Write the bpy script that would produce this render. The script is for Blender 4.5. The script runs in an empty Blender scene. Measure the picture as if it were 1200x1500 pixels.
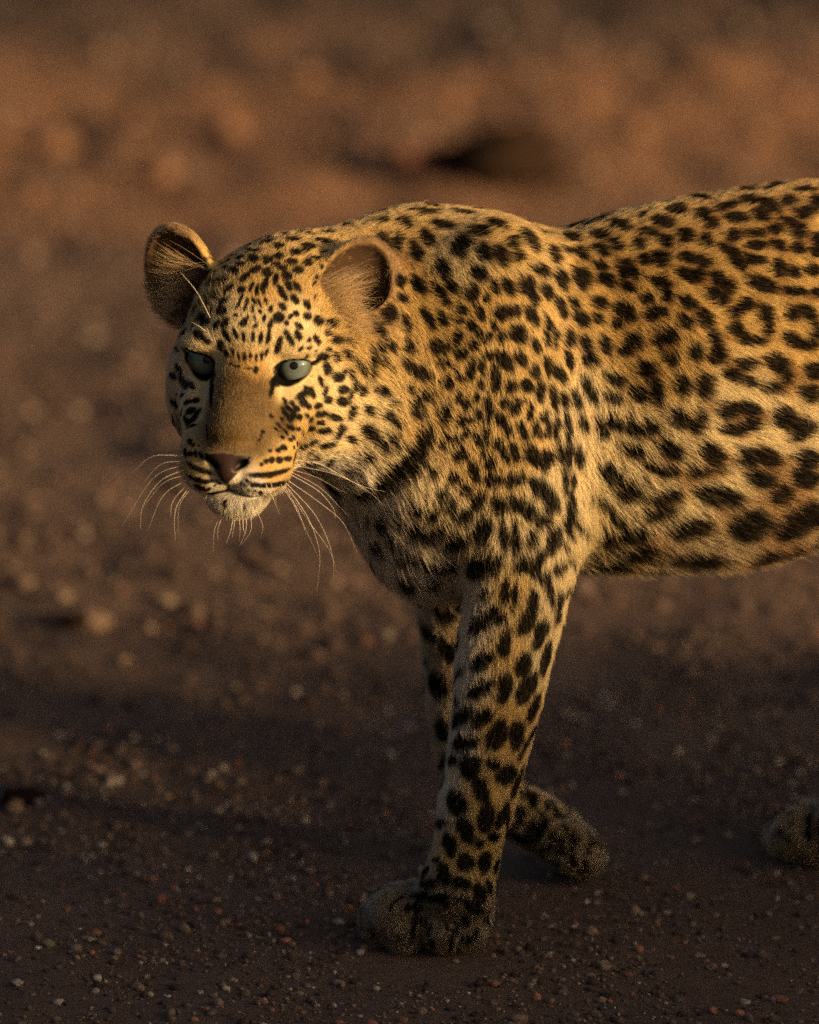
import bpy, bmesh, math
import numpy as np
from mathutils import Vector, Matrix, bvhtree
rng = np.random.default_rng(7)
# ------------------------------------------------------------------ camera, sky, sun
sc = bpy.context.scene
A = math.radians(14.65)            # camera looks down from the height of a safari car
KP = 7.25e-5                       # tangent of one photograph pixel
CAM = np.array([0.0, -7.69, 2.38])
FWD = np.array([0, math.cos(A), -math.sin(A)])
UPV = np.array([0, math.sin(A), math.cos(A)])
RGT = np.array([1.0, 0, 0])
PX = 7.95 * KP                     # metres per photograph pixel at the animal
cd = bpy.data.cameras.new('camera'); cam = bpy.data.objects.new('camera', cd)
sc.collection.objects.link(cam); sc.camera = cam
cam.location = CAM; cam.rotation_euler = (math.pi/2 - A, 0, 0)
cd.sensor_fit = 'VERTICAL'; cd.sensor_height = 36; cd.lens = 36 / (1500*KP)
cd.clip_start = .1; cd.clip_end = 3000
cd.dof.use_dof = True; cd.dof.focus_distance = 7.84; cd.dof.aperture_fstop = cd.lens / 105.0
SUN_AZ = math.radians(55)          # sun stands to the right and a little behind the camera
SUN_EL = math.radians(12)
SUN = np.array([math.sin(SUN_AZ)*math.cos(SUN_EL), -math.cos(SUN_AZ)*math.cos(SUN_EL), math.sin(SUN_EL)])
w = bpy.data.worlds.new('World'); sc.world = w; w.use_nodes = True
nt = w.node_tree; bg = nt.nodes['Background']
sky = nt.nodes.new('ShaderNodeTexSky'); sky.sky_type = 'NISHITA'; sky.sun_disc = False
sky.sun_elevation = SUN_EL; sky.sun_rotation = math.atan2(SUN[0], SUN[1]); sky.dust_density = 10.0; sky.air_density = .7; sky.ozone_density = .3
nt.links.new(sky.outputs[0], bg.inputs[0]); bg.inputs[1].default_value = 0.066
sl = bpy.data.lights.new('sun', 'SUN'); so = bpy.data.objects.new('sun', sl); sc.collection.objects.link(so)
sl.energy = 5.0; sl.angle = math.radians(5.5); sl.color = (1.0, .68, .34)
so.rotation_euler = Vector(SUN).to_track_quat('Z', 'Y').to_euler()
so.location = (6, -4, 4)
vs = sc.view_settings; vs.view_transform = 'Standard'; vs.look = 'None'; vs.gamma = 1; vs.use_curve_mapping = False
vs.exposure = 1.0
sc.cycles.use_denoising = False
try: sc.cycles.denoiser = 'OPENIMAGEDENOISE'
except Exception: pass
sc.cycles.max_bounces = 6; sc.cycles.diffuse_bounces = 3; sc.cycles.glossy_bounces = 3; sc.cycles.transmission_bounces = 5
sc.cycles.transparent_max_bounces = 8; sc.cycles.sample_clamp_indirect = 1.5; sc.cycles.sample_clamp_direct = 3
sc.cycles_curves.shape = 'RIBBONS'; sc.cycles_curves.subdivisions = 2

# ------------------------------------------------------------------ helpers
def P(px, py, Y):
    d = FWD + KP*(px-600)*RGT + KP*(750-py)*UPV
    return CAM + d*((Y-CAM[1])/d[1])
def G(px, py, z=0.0):
    d = FWD + KP*(px-600)*RGT + KP*(750-py)*UPV
    return CAM + d*((z-CAM[2])/d[2])
def link(o, parent=None):
    sc.collection.objects.link(o)
    if parent is not None: o.parent = parent
    return o
def mesh_obj(name, v, f, mat=None, parent=None, smooth=True):
    me = bpy.data.meshes.new(name); me.from_pydata([tuple(x) for x in v], [], [tuple(int(i) for i in q) for q in f]); me.update()
    if smooth: me.polygons.foreach_set('use_smooth', [True]*len(me.polygons))
    if mat: me.materials.append(mat)
    return link(bpy.data.objects.new(name, me), parent)
def tag(o, label=None, cat=None, group=None, kind=None):
    for k_, v_ in (('label', label), ('category', cat), ('group', group), ('kind', kind)):
        if v_: o[k_] = v_
    return o
def material(name):
    m = bpy.data.materials.new(name); m.use_nodes = True
    return m, m.node_tree, m.node_tree.nodes['Principled BSDF']
def wave(p, wl, seed, n=5):
    """smooth vector noise (sum of sines) on points p, wavelength wl -> (N,3) in about -1..1"""
    r = np.random.default_rng(seed); out = np.zeros_like(p)
    for c in range(3):
        for i in range(n):
            d = r.normal(size=3); d /= np.linalg.norm(d)
            out[:, c] += np.sin(p @ (d*2*math.pi/(wl*r.uniform(.6, 1.6))) + r.uniform(0, 6.28))
    return out/math.sqrt(n)*.9

# ------------------------------------------------------------------ leopard: shape as a smooth implicit body
TH, PS, RO = math.radians(20), math.radians(10), math.radians(4.0)
H0 = P(362, 535, -0.105)
def head_matrix():
    cols = []
    for l in np.eye(3):
        u, v, w_ = l
        v1 = v*math.cos(TH) - w_*math.sin(TH); w1 = w_*math.cos(TH) + v*math.sin(TH)
        u2 = u*math.cos(PS) - w1*math.sin(PS); w2 = w1*math.cos(PS) + u*math.sin(PS)
        u3 = u2*math.cos(RO) + v1*math.sin(RO); v3 = -u2*math.sin(RO) + v1*math.cos(RO)
        cols.append(u3*RGT + v3*UPV - w2*FWD)
    return np.array(cols).T
HM = head_matrix()
def headlocal(p): return ((p-H0) @ HM)*1000.
def HL(u, v, w_): return H0 + HM @ (np.array([u, v, w_])/1000.)

PR = []   # (kind, data, blend, op)
def cone(a, b, ra, rb, k=.03, op='+'): PR.append(('c', (np.array(a), np.array(b), ra, rb), k, op))
def ell(c, r, R=np.eye(3), k=.03, op='+'): PR.append(('e', (np.array(c), np.array(r), np.array(R)), k, op))
def chain(pts, k=.03, n=5):
    q = spline([list(c)+[r*PX] for c, r in pts], n); PR.append(('h', q, k, '+'))
def rot(ax, deg):
    return np.array(Matrix.Rotation(math.radians(deg), 3, ax))
# --- trunk: lofted elliptic sections  px, top, bottom, half width, centre Y
SEC = np.array([(610, 350, 810, .085, .060), (700, 330, 825, .110, .060), (800, 338, 822, .110, .064), (900, 312, 829, .112, .068),
    (1000, 290, 826, .128, .072), (1100, 274, 818, .130, .078), (1200, 262, 786, .126, .086), (1330, 256, 730, .118, .096),
    (1500, 252, 700, .112, .110), (1680, 262, 690, .108, .122), (1800, 300, 640, .085, .130), (1880, 360, 560, .05, .135)])
_s = []
for px, t, b, hw, yc in SEC:
    c = P(px, (t+b)/2, yc); ext = (b-t)/2*PX
    _s.append((c[0], c[1], c[2], math.sqrt(max(ext**2-(hw*math.sin(A))**2, 1e-5))/math.cos(A), hw))
_s = np.array(_s)
def spline(pts, n):
    pts = np.array(pts, float); q = np.vstack([2*pts[0]-pts[1], pts, 2*pts[-1]-pts[-2]]); out = []
    for i in range(1, len(q)-2):
        for t in np.linspace(0, 1, n, endpoint=False):
            out.append(.5*(2*q[i]+(q[i+1]-q[i-1])*t+(2*q[i-1]-5*q[i]+4*q[i+1]-q[i+2])*t*t+(3*q[i]-q[i-1]-3*q[i+1]+q[i+2])*t**3))
    return np.array(out+[pts[-1]])
_s = spline(_s, 8)
def trunk(p):
    x = np.clip(p[:, 0], _s[0, 0], _s[-1, 0]); out = np.abs(p[:, 0]-x)
    cy, cz, a, b = (np.interp(x, _s[:, 0], _s[:, i]) for i in (1, 2, 3, 4))
    q = np.sqrt(((p[:, 1]-cy)/b)**2 + ((p[:, 2]-cz)/a)**2 + 1e-9)
    return (q-1)*np.minimum(a, b)*1.15 + out
px_ = PX
# neck
cone(P(488, 522, -.005), P(690, 645, .06), 146*px_, 178*px_, .05)
ell(P(640, 745, .045), (.058, .075, .072), np.eye(3), .05)
cone(P(445, 440, .0), P(600, 432, .04), 88*px_, 106*px_, .05)
cone(P(600, 432, .04), P(700, 440, .06), 106*px_, 104*px_, .04)
# near shoulder blade, upper arm, forearm
ell(P(718, 520, -.002), (.062, .064, .108), rot('Y', 6), .050)
ell(P(768, 640, -.012), (.045, .062, .105), rot('Y', -6), .028)
chain([(P(672, 680, -.01), 92), (P(757, 795, -.035), 77), (P(738, 975, -.050), 66), (P(712, 1120, -.055), 54), (P(698, 1180, -.057), 54), (P(686, 1238, -.058), 49), (P(672, 1296, -.062), 54)], .035)
# near paw
ell(G(640, 1328, .032), (84*px_, 66*px_, 40*px_), rot('Z', 8), .02)
for x, y, z, r in ((560, 1349, .018, 31), (594, 1357, .019, 33), (650, 1357, .022, 33), (684, 1350, .023, 36)):
    c = G(x, y, z); ell(c, (r*px_, r*1.35*px_, r*1.08*px_), np.eye(3), .006)
ell(G(585, 1335, .03), (44*px_, 50*px_, 34*px_), np.eye(3), .012)
# far foreleg, lifted, wrist folded back
chain([(P(690, 760, .12), 92), (P(684, 920, .125), 68), (P(690, 1110, .140), 50), (P(735, 1172, .156), 41), (P(782, 1200, .160), 42), (P(826, 1228, .160), 40)], .03)
for dy in (-.028, -.009, .010, .028):
    ell(P(838, 1240, .160+dy), (.030, .0125, .021), rot('Y', 35), .006)
# hind legs (the far one steps in at the frame edge, the near one is outside it)
chain([(P(1560, 560, .16), 150), (P(1370, 840, .20), 84), (P(1360, 1060, .23), 44), (G(1240, 1200, .05), 38)], .045)
ell(G(1190, 1212, .033), (56*px_, 58*px_, 40*px_), np.eye(3), .015)
for x, y, r in ((1150, 1222, 27), (1168, 1230, 28), (1192, 1234, 28), (1217, 1230, 27)):
    ell(G(x, y, .020), (r*px_, r*1.3*px_, r*1.1*px_), np.eye(3), .006)
chain([(P(1640, 520, .04), 150), (P(1640, 850, .0), 90), (P(1830, 1110, .0), 44), (G(1800, 1330, .05), 38)], .045)
ell(G(1755, 1350, .033), (62*px_, 58*px_, 40*px_), np.eye(3), .015)
for x, y, r in ((1712, 1362, 27), (1728, 1372, 28), (1752, 1376, 28), (1778, 1370, 27)):
    ell(G(x, y, .020), (r*px_, r*1.3*px_, r*1.1*px_), np.eye(3), .006)
tl = [(1860, 400, 34), (1990, 520, 30), (2080, 700, 27), (2130, 900, 26), (2220, 1060, 25), (2360, 1110, 22)]
chain([(P(x, y, .145), r) for x, y, r in tl], .02)
NB = len(PR)
# --- head (millimetres in the head's own frame: u to its left, v up, w forward)
def hE(u, v, w_, r, k=.012, rx=0, ry=0, rz=0, op='+'):
    R = HM @ rot('Z', rz) @ rot('Y', ry) @ rot('X', rx)
    ell(HL(u, v, w_), np.array(r)/1000., R, k, op)
def hC(a, b, ra, rb, k=.012, op='+'): cone(HL(*a), HL(*b), ra/1000., rb/1000., k, op)
hE(0, 20, -72, (59, 55, 78), .03)
hE(0, 20, -26, (44, 32, 32), .02)
for s in (-1, 1):
    hE(s*45, -26, -46, (29, 40, 44), .024)
    hE(s*41, -56, -58, (32, 38, 46), .024)
    hE(s*34, 16.5, -9, (22, 10, 16.5), .010, rz=-s*6)
    hE(s*36, -37, 5, (18, 23, 27), .016, rx=25)           # cheek under the eye, runs into the muzzle
hC((0, 7, -14), (0, -39, 62), 22.5, 18.5, .018)
hE(0, -22, 30, (26, 19, 44), .014, rx=30)
for s in (-1, 1):
    hE(s*18, -70, 54, (23, 24, 27), .016)
    hE(s*29, -66, 34, (17, 25, 28), .020)
    hE(s*31, -15, -6, (14, 8, 10), .010)                 # lower lid swell
hE(0, -55, 76, (20.5, 10, 9), .007, rx=10)                 # nose leather
hE(0, -65, 79, (9, 11, 8), .006)
hE(0, -98, 46, (23, 15, 21), .012)                       # chin
hC((0, -92, 38), (0, -78, -30), 20, 36, .018)
# ears: cupped shells
for s in (-1, 1):
    R = HM @ rot('Y', s*22) @ rot('Z', -s*32) @ rot('X', -8)
    hh = 45 if s < 0 else 48.5; vv = 47 if s < 0 else 43.5
    ell(HL(s*72, vv, -80), np.array((34, hh, 18))/1000., R, .012)
    ell(HL(s*74, vv+2, -70), np.array((29.5, hh-5.5, 16))/1000., R, .004, '-')
# eye openings
for s in (-1, 1):
    hE(s*37.5, -2.3, -3, (12.8, 8.3, 11), .003, ry=s*14, rz=s*13, op='-')
    hC((s*27, -5, -2), (s*24, -10, 2), 1.3, .8, .002, '-')
# nostrils, lip cleft, mouth line
for s in (-1, 1):
    hE(s*12.5, -58.5, 84, (7.5, 3.2, 8), .002, rz=s*34, op='-')
    hC((0, -85, 80), (s*18, -91, 70), 1.8, 1.6, .003, '-')
    hC((s*18, -91, 70), (s*38, -87, 46), 1.6, 1.4, .003, '-')
hC((0, -71, 89), (0, -85, 82), 1.2, 1.6, .003, '-')

def sdf(p):
    f = trunk(p).astype(np.float64)
    for kind, d, k, op in PR:
        if kind == 'c':
            a, b, ra, rb = d; R_ = max(ra, rb)+k+.012
            lo, hi = np.minimum(a, b)-R_, np.maximum(a, b)+R_
        elif kind == 'h':
            R_ = d[:, 3].max()+k+.012; lo, hi = d[:, :3].min(0)-R_, d[:, :3].max(0)+R_
        else:
            c, r, M = d; R_ = r.max()+k+.012; lo, hi = c-R_, c+R_
        m = np.where(((p >= lo) & (p <= hi)).all(1))[0]
        if not len(m): continue
        q = p[m]
        if kind == 'c':
            ba = b-a; h = np.clip(((q-a) @ ba)/(ba @ ba), 0, 1)
            g = np.linalg.norm(q-a-h[:, None]*ba, axis=1) - (ra+(rb-ra)*h)
        elif kind == 'h':
            g = np.full(len(q), 9.0)
            for c0, c1 in zip(d[:-1], d[1:]):
                ba = c1[:3]-c0[:3]; h = np.clip(((q-c0[:3]) @ ba)/(ba @ ba), 0, 1)
                np.minimum(g, np.linalg.norm(q-c0[:3]-h[:, None]*ba, axis=1) - (c0[3]+(c1[3]-c0[3])*h), out=g)
        else:
            l = (q-c) @ M; k0 = np.linalg.norm(l/r, axis=1); k1 = np.linalg.norm(l/(r*r), axis=1)+1e-9
            g = np.where(k0 < 1e-4, -r.min(), k0*(k0-1)/k1)
        if op == '+':
            h = np.clip(.5+.5*(f[m]-g)/k, 0, 1); f[m] = f[m]*(1-h)+g*h - k*h*(1-h)
        else:
            h = np.clip(.5-.5*(f[m]+g)/k, 0, 1); f[m] = f[m]*(1-h)+(-g)*h + k*h*(1-h)
    return f
def grad(p, e=.0006):
    g = np.zeros_like(p)
    for t in ((1, -1, -1), (-1, -1, 1), (-1, 1, -1), (1, 1, 1)):
        t = np.array(t, float); g += t*sdf(p+t*e)[:, None]
    return g/(4*e)
def unit(v): return v/(np.linalg.norm(v, axis=-1, keepdims=True)+1e-12)
def project(v, n=3):
    for _ in range(n):
        g = grad(v); g2 = np.maximum((g*g).sum(1), .2)
        st = np.clip(sdf(v), -.004, .004)/g2
        v = v - g*st[:, None]
    return v

# --- surface nets on a sparse grid
VX = .003
lo = np.array([-.36, -.26, -.012]); hi = np.array([1.10, .36, .74])
N = np.ceil((hi-lo)/VX/8).astype(int)*8
cb = np.stack(np.meshgrid(*[np.arange(n//8) for n in N], indexing='ij'), -1).reshape(-1, 3)
cc = lo + (cb*8+3.5)*VX
near = cb[np.abs(sdf(cc)) < VX*8*1.35]
F = np.full(N, 1.0, np.float32)
off = np.stack(np.meshgrid(*[np.arange(8)]*3, indexing='ij'), -1).reshape(-1, 3)
for ch in np.array_split(near, max(1, len(near)//1500)):
    ix = (ch[:, None]*8+off[None]).reshape(-1, 3)
    F[ix[:, 0], ix[:, 1], ix[:, 2]] = sdf(lo+ix*VX)
# blocks deep inside
deep = cb[sdf(cc) <= -VX*8*1.35]
for b in deep: F[b[0]*8:b[0]*8+8, b[1]*8:b[1]*8+8, b[2]*8:b[2]*8+8] = -1
S = F < 0
idx = -np.ones(N, np.int32)
quads = []
for ax in range(3):
    s0 = [slice(None)]*3; s1 = [slice(None)]*3; s0[ax] = slice(0, -1); s1[ax] = slice(1, None)
    e = np.argwhere(S[tuple(s0)] != S[tuple(s1)])
    e = e[(e > 0).all(1)]
    b, c = [(1, 2), (2, 0), (0, 1)][ax]
    flip = S[e[:, 0], e[:, 1], e[:, 2]]
    cell = []
    for db, dc in ((-1, -1), (0, -1), (0, 0), (-1, 0)):
        q = e.copy(); q[:, b] += db; q[:, c] += dc; cell.append(q)
    cell = np.stack(cell, 1); cell[~flip] = cell[~flip][:, ::-1]
    quads.append(cell)
quads = np.concatenate(quads)
flat = (quads[..., 0]*N[1]+quads[..., 1])*N[2]+quads[..., 2]
uq, inv = np.unique(flat.ravel(), return_inverse=True)
qi = inv.reshape(-1, 4)
cells = np.stack([uq//(N[1]*N[2]), uq//N[2] % N[1], uq % N[2]], 1)
V = lo + (cells+.5)*VX
V = project(V, 4)
del F, S, idx
me = bpy.data.meshes.new('body')
me.vertices.add(len(V)); me.vertices.foreach_set('co', V.ravel())
me.loops.add(len(qi)*4); me.loops.foreach_set('vertex_index', qi.ravel().astype(np.int32))
me.polygons.add(len(qi)); me.polygons.foreach_set('loop_start', np.arange(0, len(qi)*4, 4, dtype=np.int32))
me.update(calc_edges=True)
# finer faces on the face of the animal
bm = bmesh.new(); bm.from_mesh(me)
fc = HL(0, -35, 20)
es = [e for e in bm.edges if all((v.co-Vector(fc)).length < .105 for v in e.verts)]
bmesh.ops.subdivide_edges(bm, edges=es, cuts=1, use_grid_fill=True)
bmesh.ops.triangulate(bm, faces=[f for f in bm.faces if len(f.verts) != 4])
bm.to_mesh(me); bm.free()
V = np.empty(len(me.vertices)*3); me.vertices.foreach_get('co', V); V = V.reshape(-1, 3)
isf = np.linalg.norm(V-fc, axis=1) < .11
V[isf] = project(V[isf], 3)
me.vertices.foreach_set('co', V.ravel()); me.update()
me.polygons.foreach_set('use_smooth', [True]*len(me.polygons))
print('body verts', len(V), 'blocks', len(near))
leopard = link(bpy.data.objects.new('leopard', None)); leopard.location = (0, 0, 0)
tag(leopard, 'spotted golden leopard mid-stride with its head turned and one front paw lifted', 'leopard')
body = link(bpy.data.objects.new('body', me), leopard)
# ------------------------------------------------------------------ coat: where each dark spot sits
def march(pxy, t0=7.2, t1=9.2):
    """first hit of photograph pixels on the body -> point, ok"""
    pxy = np.asarray(pxy, float)
    d = FWD + KP*(pxy[:, :1]-600)*RGT + KP*(750-pxy[:, 1:2])*UPV
    t = np.full(len(d), t0); done = np.zeros(len(d), bool)
    for _ in range(400):
        m = np.where(~done & (t < t1))[0]
        if not len(m): break
        f = sdf(CAM + d[m]*t[m, None])
        t[m] += np.clip(f*.8, .0003, .010); done[m[f < .0006]] = True
    return CAM + d*t[:, None], done
def pix(p):
    d = p-CAM; z = d @ FWD
    return np.stack([600+(d @ RGT)/z/KP, 750-(d @ UPV)/z/KP], 1)
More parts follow.
